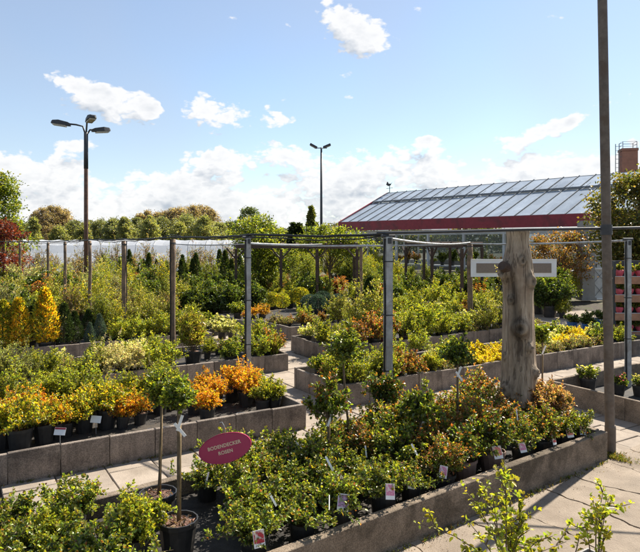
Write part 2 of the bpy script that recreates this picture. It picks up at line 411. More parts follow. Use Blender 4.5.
def shrub(seed, h, r, nb=26, lpb=34, L=.035, W=.022, cols=None, tips=None, tip_at=.72, upright=.5, start=.3, twigs=3, matl=None,
          hexa=True, spread=1.0, wild=.25, blooms=None, base_r=.05, z0=0.0, flat_top=.0, stem_r=.004, dirup=.5, shoots=.16):
    rng = np.random.default_rng(seed); Ps, Ds, Cs, Ts = [], [], [], []; stems = MB()
    for i in range(nb):
        th = rng.uniform(0, 2 * np.pi); q = np.sqrt(rng.uniform(0, 1)); rr = r * q * (1 + rng.normal(0, wild * .5))
        z = h * ((1 - (q ** 2) * (1 - flat_top)) ** .5 * .85 + .15) * (1 - abs(rng.normal(0, wild)))
        z = max(z, h * .18)
        if rng.uniform() < shoots: z *= rng.uniform(1.15, 1.6); rr *= .85
        p0 = np.array([np.cos(th), np.sin(th), 0]) * base_r * rng.uniform(0, 1) + np.array([0, 0, z0])
        p2 = np.array([np.cos(th) * rr, np.sin(th) * rr, z + z0])
        p1 = p0 * (1 - .35) + p2 * .35; p1[2] = z0 + z * (.35 + .4 * upright); p1[:2] += rng.normal(0, .06 * r, 2)
        segs = [(p0, p1, p2, start, lpb)]
        for k in range(twigs):
            t0 = rng.uniform(.4, .92); b0 = bez(p0, p1, p2, np.array([t0]))[0]
            dv = nrm((rng.normal(0, 1, (1, 3)) + np.array([[np.cos(th) * .5, np.sin(th) * .5, .5 + upright * .6]])))[0]
            ln = (h + r) * .5 * rng.uniform(.16, .38) * spread
            segs.append((b0, b0 + dv * ln * .5 + rng.normal(0, .02 * h, 3), b0 + dv * ln + np.array([0, 0, ln * .15]), .15, int(lpb * .55)))
        for (a0, a1, a2, st, nl) in segs:
            t = np.sort(rng.uniform(st, 1, nl)); p = bez(a0, a1, a2, t)
            tg = nrm(2 * (1 - t)[:, None] * (a1 - a0) + 2 * t[:, None] * (a2 - a1))
            d = nrm(tg * rng.uniform(.1, .9, (nl, 1)) + rng.normal(0, .75, (nl, 3)) + np.array([0, 0, .15 + .3 * dirup]))
            Ps.append(p + d * L * .25); Ds.append(d); Ts.append(t * (1 if nl == lpb else 1.0))
            tt = np.linspace(0, 1, 4); stems.tube([Vector(x) for x in bez(a0, a1, a2, tt)], [stem_r, stem_r * .8, stem_r * .6, stem_r * .3], 3, False)
    Ps, Ds, Ts = np.concatenate(Ps), np.concatenate(Ds), np.concatenate(Ts); n = len(Ps)
    zt = Ps[:, 2] / max(h, 1e-3)
    C = palette(rng, n, cols); C *= (1 + .22 * np.sin(Ps[:, 0] / r * 2.3 + seed) * np.sin(Ps[:, 1] / r * 2.9 + seed * 1.7))[:, None]
    if tips is not None:
        C2 = palette(rng, n, tips); mk = (Ts > tip_at) & (rng.uniform(0, 1, n) < .25 + .75 * np.clip(zt, 0, 1)); C[mk] = C2[mk]
    Ls = L * rng.uniform(.5, 1.3, n) * (1.18 - .5 * Ts ** 2); Ws = W * rng.uniform(.75, 1.2, n)
    me = leaf_mesh('foliage', Ps, Ds, Ls, Ws, C, rng, matl or M_LEAF, hexa=hexa)
    out = [('foliage', me), ('stem', stems.mesh('stem', M_STEM))]
    if blooms:
        bc, bn, bs = blooms; idx = rng.choice(np.where(zt > .5)[0], bn); mb = []
        pts = Ps[idx] + np.array([0, 0, L * .5]); q = 7
        pp = np.repeat(pts, q, 0); dd = rng.normal(0, 1, (bn * q, 3)); dd[:, 2] = abs(dd[:, 2]) * .8 + .1
        out.append(('blossom', leaf_mesh('blossom', pp, dd, np.full(bn * q, bs), np.full(bn * q, bs * .9), palette(rng, bn * q, bc, .12), rng, M_LEAF)))
    return out


def conifer(seed, h, r, n=2600, L=.07, W=.02, cols=None, top=.15, shape=1.0, lumps=.16, tipsc=None):
    rng = np.random.default_rng(seed); u = rng.uniform(0, 1, n) ** .85; th = rng.uniform(0, 2 * np.pi, n)
    prof = (np.sin(np.clip(u * .93 + .07, 0, 1) * np.pi) ** .5) * (1 - u * (1 - top)) if shape == 1.0 else np.sqrt(np.clip(1 - (2 * u - 1) ** 2, 0, 1)) * .5 * 2
    lump = 1 + lumps * np.sin(th * 5 + u * 17 + seed) * np.sin(u * 23 + th * 3)
    rad = r * prof * lump * np.clip(1 - abs(rng.normal(0, .16, n)), .2, 1)
    Ps = np.stack([np.cos(th) * rad, np.sin(th) * rad, u * h], 1)
    D = np.stack([np.cos(th) * .6, np.sin(th) * .6, np.full(n, .75)], 1) + rng.normal(0, .35, (n, 3))
    C = palette(rng, n, cols)
    if tipsc:
        mk = rng.uniform(0, 1, n) < np.clip(np.sin(th - .5) * .5 + .35 + lump - 1, 0, 1) * .8; C[mk] = palette(rng, n, tipsc)[mk]
    me = leaf_mesh('foliage', Ps, D, L * rng.uniform(.6, 1.3, n), W * rng.uniform(.7, 1.3, n), C, rng, M_LEAF if tipsc else M_NEEDLE, up=.2, hexa=False)
    st = MB().tube([(0, 0, 0), (0, 0, h * .85)], [r * .09, r * .03], 6)
    return [('foliage', me), ('stem', st.mesh('stem', M_STEM))]


def grassy(seed, h, r, n=340, cols=None, wd=.014):
    rng = np.random.default_rng(seed); th = rng.uniform(0, 2 * np.pi, n); ln = h * rng.uniform(.5, 1.05, n); lean = rng.uniform(.02, .5, n) * r / h * 1.6
    b0 = np.stack([np.cos(th), np.sin(th), np.zeros(n)], 1) * (rng.uniform(0, .3, n) * r)[:, None]
    d1_ = nrm(np.stack([np.cos(th) * lean, np.sin(th) * lean, np.ones(n)], 1)); d2_ = nrm(d1_ + np.stack([np.cos(th) * .7, np.sin(th) * .7, np.full(n, -.1)], 1) * lean[:, None] * 2)
    C = palette(rng, n, cols)
    Ps = np.concatenate([b0, b0 + d1_ * (ln * .52)[:, None]]); Ds = np.concatenate([d1_, d2_]); LL = np.concatenate([ln * .56, ln * .55])
    me = leaf_mesh('foliage', Ps, Ds, LL, np.full(2 * n, wd), np.concatenate([C, C]), rng, M_LEAF, up=.3, hexa=False, flat=.02)
    return [('foliage', me)]


def pot_mesh(r, h, material=None, square=False, n=14):
    m = MB()
    if square:
        t = .012
        for sx, sy, lx, ly in ((0, -1, 2 * r, t), (0, 1, 2 * r, t), (-1, 0, t, 2 * r - 2 * t), (1, 0, t, 2 * r - 2 * t)):
            m.box((sx * (r - t / 2), sy * (r - t / 2), h / 2), (lx, ly, h))
        m.box((0, 0, .01), (2 * r - 2 * t, 2 * r - 2 * t, .012))
        return m.mesh('pot', material or M_POT)
    m.lathe([(r * .78, 0), (r * .97, h * .86), (r * 1.04, h * .865), (r * 1.04, h), (r * .97, h), (r * .95, h * .9)], n)
    return m.mesh('pot', material or M_POT)


def soil_mesh(r, h, material=None):
    return MB().lathe([(r * .95, h * .88), (r * .6, h * .905), (r * .1, h * .92)], 12).mesh('soil', material or M_BARKM)


PROTO = {}          # kind -> list of variants; a variant = list of (part name, mesh, z offset)


def proto(kind, makers, pot=(.11, .2), potmat=None, label=True):
    vs = []
    pm = pot_mesh(pot[0], pot[1], potmat) if pot else None; sm = soil_mesh(pot[0], pot[1]) if pot else None
    for parts in makers:
        l = []
        if pot: l += [('pot', pm, 0), ('soil', sm, 0)]
        l += [(n, me, pot[1] * .9 if pot else 0) for n, me in parts]
        vs.append(l)
    PROTO[kind] = vs


COUNT = {}


def plant(kind, name, label, cat, group, loc, sc=1.0, rz=None, var=None, tilt=.04, squash=1.0):
    vs = PROTO[kind]; COUNT[kind] = COUNT.get(kind, 0) + 1
    v = vs[(COUNT[kind] if var is None else var) % len(vs)]
    o = thing(name, label, cat, loc, R.uniform(0, 6.28) if rz is None else rz, group, None, sc)
    o.rotation_euler.x = R.gauss(0, tilt); o.rotation_euler.y = R.gauss(0, tilt)
    if squash != 1.0: o.scale.z = sc * squash
    for n, me, z in v:
        c = link(n, me, o, (0, 0, z))
        if n == 'foliage' or n == 'blossom': c['kind'] = 'stuff'
    return o


G = lambda *c: tuple(c)
# leaf colours (own colours of the leaves; bright rose tips also stand for sunlight)
DGREEN = (.052, .080, .022); MGREEN = (.112, .155, .034); LGREEN = (.225, .27, .045); YGREEN = (.31, .33, .04); YELLOW = (.58, .46, .035)
ORANGE = (.66, .31, .03); RUST = (.46, .18, .04); BRONZE = (.25, .105, .045); CREAM = (.74, .71, .52); GREYG = (.23, .26, .13); BLUEG = (.075, .12, .10)
OLIVE = (.15, .16, .04)

N_ROSE = 6
proto('rose_low', [shrub(100 + i, .25, .31, 34, 30, .029, .019, [(DGREEN, 3), (MGREEN, 5), (LGREEN, 2.5)], [(LGREEN, 3.5), (YGREEN, 6), ((.28, .20, .035), 1.2), (BRONZE, .6)], .66, .35, .25, 3, M_GLOSSY, flat_top=.35, wild=.5, shoots=.3) for i in range(N_ROSE)], (.11, .20))  # lighter tips: young growth plus sunlight painted into the leaf colour
proto('rose_tall', [shrub(130 + i, .44, .29, 30, 28, .033, .021, [(DGREEN, 2.5), (MGREEN, 5), (LGREEN, 3), (OLIVE, 2)], [(BRONZE, 2), (RUST, 1.8), ((.50, .30, .10), 1.5), (YGREEN, 4), (LGREEN, 3)], .74, .7, .25, 3, M_GLOSSY, wild=.42, shoots=.3) for i in range(N_ROSE)], (.12, .21))
proto('rose_bronze', [shrub(160 + i, .42, .28, 30, 28, .033, .020, [(DGREEN, 1.5), (MGREEN, 4), (LGREEN, 2), (BRONZE, 1.2), (OLIVE, 2)], [(BRONZE, 3), (RUST, 2.2), ((.42, .26, .09), 2), (LGREEN, 2)], .6, .7, .25, 3, M_GLOSSY, wild=.32) for i in range(4)], (.12, .21))
proto('rose_brown_pot', [shrub(180 + i, .40, .28, 28, 25, .039, .023, [(DGREEN, 4), (MGREEN, 5), (LGREEN, 2)], [(BRONZE, 2), (RUST, 1), (MGREEN, 3), (LGREEN, 2)], .7, .7, .25, 3, M_GLOSSY, wild=.32) for i in range(3)], (.13, .21), M_POTB)
proto('pieris', [shrub(190, .42, .40, 46, 34, .042, .016, [(BRONZE, 2), (OLIVE, 3), ((.38, .25, .15), 3), (MGREEN, 1.5)], [((.50, .33, .22), 4), ((.42, .25, .16), 3), (RUST, .5)], .5, .6, .3, 4)], (.15, .24))
proto('spirea_yellow', [shrub(200 + i, .30, .27, 34, 26, .030, .017, [(YGREEN, 4), (LGREEN, 4), (YELLOW, 2), (MGREEN, 1.5)], [(YELLOW, 5), (ORANGE, 1.0), (YGREEN, 3)], .62, .6, .25, 3) for i in range(4)])
proto('spirea_orange', [shrub(210 + i, .30, .25, 36, 28, .028, .016, [(RUST, 1.5), (ORANGE, 2.5), (YELLOW, 2), (OLIVE, 1.5)], [(ORANGE, 5), (YELLOW, 3), (RUST, 2)], .45, .6, .25, 3) for i in range(4)])
proto('spirea_green', [shrub(220 + i, .27, .22, 30, 26, .028, .016, [(LGREEN, 4), (YGREEN, 4), (MGREEN, 2)], [(YGREEN, 4), (YELLOW, 1)], .6, .7, .25, 3) for i in range(3)])
proto('shoots_green', [shrub(230 + i, .55, .32, 30, 34, .034, .020, [(LGREEN, 5), (YGREEN, 4), (MGREEN, 1.5)], [(YGREEN, 5), ((.40, .42, .06), 3), (LGREEN, 2)], .6, 1.0, .2, 3, wild=.35) for i in range(4)])
proto('willow_white', [shrub(240 + i, .62, .42, 48, 34, .036, .011, [(GREYG, 2), (CREAM, 4), (LGREEN, .6)], [(CREAM, 6), ((.75, .63, .55), 2)], .5, .9, .25, 4, wild=.3) for i in range(2)])
proto('willow_grey', [shrub(250 + i, .70, .48, 48, 36, .036, .011, [(GREYG, 4), (OLIVE, 3), (LGREEN, 2)], [(GREYG, 3), ((.30, .30, .13), 3)], .5, .9, .2, 4, wild=.3) for i in range(2)])
proto('thuja_gold', [conifer(260 + i, 1.0, .29, 3000, .075, .022, [(OLIVE, 2), (YGREEN, 3)], .35, tipsc=[((.66, .50, .04), 4), ((.68, .40, .03), 3)]) for i in range(3)], (.14, .22))
proto('conifer_green', [conifer(270 + i, .85, .27, 2600, .06, .014, [(DGREEN, 4), ((.05, .08, .025), 2)], .3) for i in range(3)], (.13, .2))
proto('conifer_blue', [conifer(275 + i, .75, .24, 2400, .05, .014, [(BLUEG, 4), ((.13, .17, .14), 2)], .3) for i in range(2)], (.13, .2))
proto('cypress_dark', [conifer(280 + i, 1.5, .27, 1700, .10, .028, [(DGREEN, 4), (MGREEN, 2)], .2) for i in range(3)], (.15, .25))
proto('ball_yellow', [conifer(285 + i, .50, .27, 1600, .05, .02, [(YGREEN, 3), (OLIVE, 2)], .5, 2.0, tipsc=[(YELLOW, 2), (YGREEN, 2)]) for i in range(2)], (.14, .18))
proto('ball_blue', [conifer(288 + i, .42, .26, 1600, .05, .018, [(BLUEG, 4), ((.045, .075, .06), 3)], .5, 2.0) for i in range(2)], (.14, .15))
proto('bamboo_pale', [shrub(290, .75, .30, 34, 30, .07, .012, [(OLIVE, 3), (YGREEN, 3), ((.30, .24, .09), 3)], None, .7, 1.3, .25, 3)], (.17, .24))
proto('grass_tuft', [grassy(300 + i, .55, .3, 320, [(YGREEN, 3), (LGREEN, 2), ((.4, .34, .14), 2)]) for i in range(2)])
proto('perennial_green', [shrub(310 + i, .26, .26, 28, 26, .045, .026, [(MGREEN, 4), (LGREEN, 4), (DGREEN, 2)], [(LGREEN, 3), (YGREEN, 2)], .7, .5, .2, 2) for i in range(3)])
proto('perennial_pale', [shrub(315 + i, .24, .25, 28, 26, .04, .022, [(LGREEN, 2), (GREYG, 3), (CREAM, 1.4)], [(CREAM, 2), (YGREEN, 2)], .7, .5, .2, 2) for i in range(2)])
proto('shrub_lime', [shrub(320 + i, .50, .36, 32, 27, .040, .022, [(LGREEN, 5), (YGREEN, 3), (MGREEN, 3)], [(YGREEN, 5), (YELLOW, .7), (LGREEN, 3)], .65, .8, .22, 3, wild=.36) for i in range(4)])
proto('shrub_bronze', [shrub(330 + i, .48, .34, 34, 28, .04, .026, [(OLIVE, 3), (BRONZE, 3), (MGREEN, 2)], [(RUST, 3), (BRONZE, 3), (OLIVE, 1)], .6, .7, .22, 3) for i in range(3)])
proto('shrub_dark', [shrub(340 + i, .62, .44, 40, 30, .07, .034, [(DGREEN, 5), (MGREEN, 3)], [(MGREEN, 3), (LGREEN, .8)], .7, .6, .2, 3, M_GLOSSY) for i in range(3)], (.14, .22))
proto('shrub_twiggy', [shrub(350 + i, 1.0, .42, 40, 34, .036, .019, [(LGREEN, 3), (OLIVE, 4), (YGREEN, 3)], [(YGREEN, 3), ((.38, .33, .12), 3), (CREAM, .8)], .55, 1.1, .2, 4, wild=.4) for i in range(4)], (.14, .22))
proto('shrub_tall_yellow', [shrub(360 + i, 1.35, .5, 44, 34, .042, .024, [(YGREEN, 4), (LGREEN, 3), (OLIVE, 2)], [(YGREEN, 3), (YELLOW, 2)], .55, 1.1, .2, 4, wild=.4) for i in range(3)], (.15, .24))
proto('shrub_tall_green', [shrub(370 + i, 1.3, .5, 44, 34, .044, .025, [(MGREEN, 4), (LGREEN, 4), (OLIVE, 2)], [(LGREEN, 4), (YGREEN, 2)], .6, 1.1, .2, 4, wild=.4) for i in range(3)], (.15, .24))
proto('shrub_bare', [shrub(380 + i, 1.1, .42, 34, 12, .04, .024, [((.30, .22, .11), 3), (OLIVE, 2), (RUST, .6)], [((.40, .30, .15), 3), (OLIVE, 2)], .6, 1.1, .35, 4, wild=.4, stem_r=.006) for i in range(3)], (.15, .24))
proto('shrub_red', [shrub(390 + i, .8, .4, 34, 28, .05, .03, [((.17, .03, .03), 4), (BRONZE, 2)], [((.26, .05, .04), 3)], .6, .9, .2, 3) for i in range(2)], (.14, .22))
proto('yellow_carpet', [shrub(400 + i, .18, .30, 34, 28, .03, .02, [(YELLOW, 5), (YGREEN, 3)], [((.58, .46, .03), 5), (YELLOW, 2)], .4, .4, .2, 2, flat_top=.3) for i in range(3)], (.12, .14))
proto('heather', [shrub(410 + i, .20, .24, 30, 26, .025, .012, [(OLIVE, 3), (GREYG, 2), ((.22, .10, .10), 2)], [((.35, .26, .16), 2), (GREYG, 2)], .5, .7, .2, 2) for i in range(2)], (.1, .14))
proto('flower_pale', [shrub(420, .20, .16, 26, 18, .035, .018, [(MGREEN, 3), (LGREEN, 3)], None, .6, .8, .3, 2, blooms=([((.8, .72, .30), 3), ((.85, .82, .6), 2)], 34, .02))], (.11, .2))
proto('flower_purple', [shrub(425, .14, .14, 22, 18, .03, .018, [(MGREEN, 3), (LGREEN, 3)], None, .6, .8, .3, 2, blooms=([((.33, .06, .30), 3), ((.5, .15, .42), 2)], 30, .02))], (.09, .16))
proto('shelf_green', [shrub(430 + i, .14, .13, 18, 18, .035, .024, [(MGREEN, 3), (LGREEN, 3)], [(RUST, 1), (LGREEN, 2)], .6, .8, .3, 2) for i in range(2)], None)
proto('blue_pot_shrub', [shrub(440 + i, .30, .26, 30, 26, .045, .026, [(DGREEN, 3), (MGREEN, 3), (GREYG, 1)], None, .6, .6, .2, 3) for i in range(2)], (.15, .24), M_POTBL)
proto('red_pot_shrub', [shrub(445, .36, .28, 28, 26, .04, .026, [(OLIVE, 3), (BRONZE, 3), (MGREEN, 2)], [(RUST, 2), (BRONZE, 2)], .6, .6, .2, 3)], (.15, .3), M_POTR)

# ------------------------------------------------------------------ ground, pavement
FILL = .15
def sheet(name, pts, z, m):
    return structure(MB().add([(x, y, z) for x, y in pts], [tuple(range(len(pts)))]).obj(name, m))
sheet('ground', [(-900, -60), (900, -60), (900, 1600), (-900, 1600)], -.06, M_GROUND)
c4 = [AB(-12, 2.2), AB(22, 2.2), AB(22, 30), AB(-12, 30)]
path = sheet('path', [(p.x, p.y) for p in c4], -.030, M_DIRT)
BEDS = []        # footprints: origin, angle, length, width


def inside(p, m=0.0):
    for o, th, L, W in BEDS:
        d = p - o; s = d.x * math.cos(th) + d.y * math.sin(th); t = -d.x * math.sin(th) + d.y * math.cos(th)
        if -m < s < L + m and -m < t < W + m: return True
    return False


def in_view(p, m=1.06):
    return p.y > 1.0 and abs(p.x) / p.y < .5333 * m and (CAM_H - p.z) / p.y < .52 * m


def bed(label, origin, th, L, W, h=.33, plen=.5, m=None, thick=.055, back=True, fill=FILL, foil=None, ends=(True, True)):
    o = thing('raised_bed', label, 'raised bed', origin, th, 'raised plant beds'); BEDS.append((Vector(origin), th, L, W)); m = m or M_PANEL
    cx = MB().box((L / 2, W / 2, fill / 2 - .03), (L - 2 * thick - .004, W - 2 * thick - .004, fill + .06)).obj('bed_fill', foil or M_FOIL, o)
    def run(L_, p0, rot, skip0=0.0):
        n = max(1, round(L_ / plen)); pl = L_ / n; mb = MB(); g = .004 if plen < 1 else .002; bv = .006
        x0, x1, y0, y1, z0, z1 = g, pl - g, 0, thick, -.05, h
        mb.add([(x0, y0, z0), (x1, y0, z0), (x1, y1, z0), (x0, y1, z0), (x0, y0, z1 - bv), (x1, y0, z1 - bv), (x1, y1, z1 - bv), (x0, y1, z1 - bv),
                (x0 + bv, y0 + bv, z1), (x1 - bv, y0 + bv, z1), (x1 - bv, y1 - bv, z1), (x0 + bv, y1 - bv, z1)],
               [(0, 3, 2, 1), (0, 1, 5, 4), (1, 2, 6, 5), (2, 3, 7, 6), (3, 0, 4, 7), (4, 5, 9, 8), (5, 6, 10, 9), (6, 7, 11, 10), (7, 4, 8, 11), (8, 9, 10, 11)])
        me = mb.mesh('wall_panel', m); rm = Matrix.Rotation(rot, 3, 'Z')
        for k in range(n):
            loc = Vector(p0) + rm @ Vector((k * pl, R.uniform(-.004, .004), 0))
            wpt = Matrix.Rotation(th, 3, 'Z') @ loc + Vector(origin)
            if wpt.y < .6 or abs(wpt.x) / wpt.y > .75: continue
            c = link('wall_panel', me, o, loc); c.rotation_euler = (R.gauss(0, .011), R.gauss(0, .006), rot + R.gauss(0, .005)); c.location.z = R.uniform(-.012, .006)
    run(L, (0, 0, 0), 0)
    if back: run(L, (0, W - thick, 0), 0)
    if ends[0]: run(W - 2 * thick - .006, (thick, thick + .003, 0), math.pi / 2)
    if ends[1]: run(W - 2 * thick - .006, (L, thick + .003, 0), math.pi / 2)
    return o


def bed_ab(label, a0, a1, b0, b1, **k): return bed(label, AB(a0, b0), TH, a1 - a0, b1 - b0, **k)
BW = 1.75
bed('long cast concrete bed full of roses with the oval pink sign', ST(-4.5, 0), THB, 4.5 + (P2 - P1).length, BW, h=.32, plen=2.05, m=M_WALLB, thick=.085)
bed_ab('raised bed of orange and yellow spirea behind the rose bed path', -2.0, 4.04, 6.87, 8.75)
bed_ab('raised bed holding a white willow and one lone pale bamboo pot', -3.5, 5.55, 10.1, 11.85)
bed_ab('raised bed of golden thujas and small dark conifers', -6, 5.3, 13.35, 15.1)
bed_ab('low raised bed of mixed shrubs behind the golden thujas', -8, 5.6, 16.5, 18.3)
bed_ab('distant raised bed of tall shrubs below the lamp post', -10, 6.0, 19.7, 21.5)
bed_ab('raised bed of lime shrubs and yellow carpet plants beside the bare trunk', 5.0, 13.5, 7.43, 8.9)
bed_ab('raised bed with a red pot between lime green shrubs', 6.6, 13.6, 10.15, 11.9)
bed_ab('low bed topped with blue and yellow conifer balls', 7.0, 10.9, 15.4, 17.3, h=.24, fill=.2, m=M_SLAB)
bed_ab('nearly empty raised bed lined with black foil beside the tall pole', 7.95, 12.6, 3.6, 6.07, h=.32, m=M_WALLB, plen=1.1, fill=.08)
bed_ab('raised bed of bright green pots under the timber pergola', 7.2, 15.0, 13.1, 14.7)

# paving slabs of the paths
sl = MB(); q = .495; bv = .006; e = q / 2
sl.add([(-e, -e, -.04), (e, -e, -.04), (e, e, -.04), (-e, e, -.04), (-e, -e, -bv), (e, -e, -bv), (e, e, -bv), (-e, e, -bv), (-e + bv, -e + bv, 0), (e - bv, -e + bv, 0), (e - bv, e - bv, 0), (-e + bv, e - bv, 0)],
       [(0, 1, 5, 4), (1, 2, 6, 5), (2, 3, 7, 6), (3, 0, 4, 7), (4, 5, 9, 8), (5, 6, 10, 9), (6, 7, 11, 10), (7, 4, 8, 11), (8, 9, 10, 11)])
slab_me = sl.mesh('paving_slab', M_SLAB)
cells = []
for i in range(-8, 44):
    for j in range(8, 60):
        p = AB(i * .505 + .2, j * .505 + .1 + (i % 2) * .25)
        d = p - P1; s, t = d.dot(UB), d.dot(VB)
        if (t < .35 and s < 3.45) or (t < -.1): continue
        if not in_view(p) or inside(p, -.12) or p.y > 21 or (p.y > 15.5 and p.x < 0): continue
        cells.append((p.y, p))
cells.sort(key=lambda c: c[0])
rest = MB()
for k, (_, p) in enumerate(cells):
    if k < 290:
        o = link('paving_slab', slab_me, path, p + Vector((0, 0, R.uniform(-.006, .004) - (.012 if (p - P1).dot(VB) < .42 else 0))))
        o.rotation_euler = (R.gauss(0, .006), R.gauss(0, .006), TH + R.gauss(0, .008))
    else:
        rest.box(p + Vector((0, 0, -.02)), (q, q, .04), TH)
if rest.v:
    o = rest.obj('far_paving', M_SLAB, path); o['kind'] = 'stuff'

# cracked concrete apron in front of the rose bed: strips with uneven broken edges
apron = sheet('pavement', [((p.x), (p.y)) for p in (ST(-7, -.0), ST(9, -.0), ST(9, -6), ST(-7, -6))], -.026, M_DIRT)
def crack(k):
    r = random.Random(900 + k); ph = [r.uniform(0, 6.28) for _ in range(4)]
    return lambda t: .075 * math.sin(1.7 * t + ph[0]) + .032 * math.sin(4.3 * t + ph[1]) + .014 * math.sin(11 * t + ph[2]) + .009 * math.sin(29 * t + ph[3])
for k in range(-6, 12):
    c0, c1 = crack(k), crack(k + 1); cut = -(1.9 + .5 * math.sin(k * 2.3))
    for t0, t1 in ((0.02, cut + .006), (cut - .006, cut - 2.0)):
        n = 70; top = []; bot = []; vs = []; fs = []
        for i in range(n + 1):
            t = t0 + (t1 - t0) * i / n
            sa = k * .62 + .12 + c0(t) + .005 + abs(R.gauss(0, .006)); sb = (k + 1) * .62 + .12 + c1(t) - .005 - abs(R.gauss(0, .006))
            for s_ in (sa, sb):
                p = ST(s_, t); vs += [(p.x, p.y, 0), (p.x, p.y, -.03)]
        for i in range(n):
            a = i * 4; b2 = a + 4
            fs += [(a, b2, b2 + 2, a + 2), (a, a + 1, b2 + 1, b2), (a + 2, b2 + 2, b2 + 3, a + 3)]
        fs += [(0, 2, 3, 1), (n * 4, n * 4 + 1, n * 4 + 3, n * 4 + 2)]
        if all(not in_view(Vector(v), 1.8) for v in vs): continue
        o = MB().add(vs, fs).obj('concrete_slab', M_APRON, apron); o.location.z = R.uniform(-.004, .003)

# weeds along the foot of the walls and in the slab joints
rng = np.random.default_rng(55); Ps = []
for s in rng.uniform(-1, 3.6, 150): Ps.append(ST(s, -.035 - abs(rng.normal(0, .02))))
for _ in range(160): Ps.append(ST(3.32 + abs(rng.normal(0, .09)), rng.normal(-.02, .10)))
for s in rng.uniform(0, 4.04, 90): Ps.append(AB(s, 6.85))
Ps = np.array([list(p) for p in Ps]); n = len(Ps); Ps = np.repeat(Ps, 4, 0) + rng.normal(0, .008, (n * 4, 3)) * np.array([1, 1, 0])
D = rng.normal(0, .6, (n * 4, 3)); D[:, 2] = abs(D[:, 2]) + .6
o = link('weeds', leaf_mesh('weeds', Ps, D, rng.uniform(.015, .05, n * 4), np.full(n * 4, .006), palette(rng, n * 4, [(OLIVE, 3), ((.22, .17, .08), 3), (MGREEN, 2)]), rng, M_LEAF, hexa=False))
o['kind'] = 'stuff'; tag(o, 'sparse dry weeds along the foot of the concrete walls', 'weeds')
litter_n = 900; Ps = np.zeros((litter_n, 3)); 
for i in range(litter_n):
    if i % 3: p = ST(rng.uniform(-1.5, 5), -abs(rng.normal(0, .12)) - .02)
    else: p = ST(rng.uniform(-1.5, 6), -rng.uniform(.05, 2.6))
    Ps[i] = (p.x, p.y, .004)
D = rng.normal(0, 1, (litter_n, 3)); D[:, 2] = .05
o = link('leaf_litter', leaf_mesh('leaf_litter', Ps, D, rng.uniform(.006, .02, litter_n), rng.uniform(.004, .01, litter_n), palette(rng, litter_n, [((.14, .09, .05), 3), ((.25, .18, .1), 2), ((.07, .05, .035), 2)]), rng, M_LEAF, hexa=False, up=4))
o['kind'] = 'stuff'; tag(o, 'small dry leaf litter scattered over the concrete pavement', 'litter')

# ------------------------------------------------------------------ posts, trunk, poles, lines
def square_post(name, label, base, top_z, wd, m, group, rz=0.0, clamp=True, hose=False, lean=(0, 0), z0=-.04):
    o = thing(name, label, 'post', (base.x, base.y, 0), rz, group)
    o.rotation_euler.x, o.rotation_euler.y = lean
    n = 12; mb = MB(); k = wd / 2
    mb.box((0, 0, (top_z + z0) / 2), (wd, wd, top_z - z0)); mb.obj('shaft', m, o)
    if clamp:
        MB().tube([(-.09, -.0, top_z + .012), (.09, 0, top_z + .012)], .022, 8).obj('pipe_clamp', M_DARK, o)
        MB().box((0, -k - .006, top_z - .05), (wd * .5, .012, .07)).obj('bracket', M_DARK, o)
    if hose:
        pts = [(-k - .012 + .006 * math.sin(z * 5), -k * .4 - .004 * math.cos(z * 7), z) for z in np.linspace(.02, top_z - .02, 26)]
        MB().tube(pts, .012, 6).obj('hose', M_HOSE, o)
        for z in (top_z * .35, top_z * .62, top_z * .88): MB().box((0, 0, z), (wd + .03, wd + .012, .012)).obj('cable_tie', M_HOSE, o)
    return o


def round_post(name, label, base, top_z, r, m, group=None, n=10, hose=False, wob=.006):
    o = thing(name, label, 'post', (base.x, base.y, 0), R.uniform(0, 6), group)
    zs = np.linspace(-.04, top_z, 9)
    MB().tube([(R.gauss(0, wob), R.gauss(0, wob), z) for z in zs], [r * (1 + R.gauss(0, .03)) for _ in zs], n).obj('shaft', m, o, True)
    MB().lathe([(r * 1.12, top_z - .1), (r * 1.12, top_z - .07)], n).obj('metal_band', M_DARK, o)
    if hose:
        MB().tube([(-r - .01, -r * .3 + .006 * math.sin(z * 4), z) for z in np.linspace(.02, top_z, 16)], .011, 6).obj('hose', M_HOSE, o)
    return o


PT = {}
def reg(k, p, z): PT[k] = Vector((p.x, p.y, z)); return p
square_post('metal_post', 'galvanised square post with black hose behind the rose bed', reg('388', AT(388, 7.42), 2.55), 2.54, .088, M_GALV, None, .35, hose=True)
square_post('metal_post', 'grey square post with black hose beside the orange spirea', reg('248', AT(248, 9.3), 2.55), 2.53, .072, M_GALV, None, .5, hose=True)
for k, (px, d, z, lab) in enumerate([(173, 11.9, 2.52, 'brown timber post rising behind the pale bamboo pot'), (124, 14.2, 2.48, 'brown timber post behind the white variegated willow'),
                                     (90, 16.3, 2.48, 'thin brown timber post right beside the rusty lamp column'), (65, 18.4, 2.45, 'grey timber post behind the golden thujas'),
                                     (48, 21, 2.42, 'thin grey timber post second beyond the golden thujas'), (20, 23, 2.42, 'thin timber post next to the red leaved maple')]):
    round_post('timber_post', lab, reg(str(px), AT(px, d), z), z, .052 if k < 2 else .045, M_WOOD, None, hose=k < 2)
square_post('metal_post', 'slim galvanised post standing in the empty foil bed', reg('628', AT(628, 9.9), 2.5), 2.5, .075, M_GALV, None, .2, hose=True)
round_post('timber_post', 'orange brown timber post carrying the white board', reg('470', AT(470, 15.8), 2.42), 2.42, .07, M_WOOD)
round_post('timber_post', 'timber post behind the bare trunk holding the white board', reg('516', AT(517, 15.95), 2.40), 2.40, .06, M_WOOD)
round_post('timber_post', 'brown timber post behind the small cone conifer', reg('361', AT(361, 21), 2.32), 2.32, .06, M_WOOD)

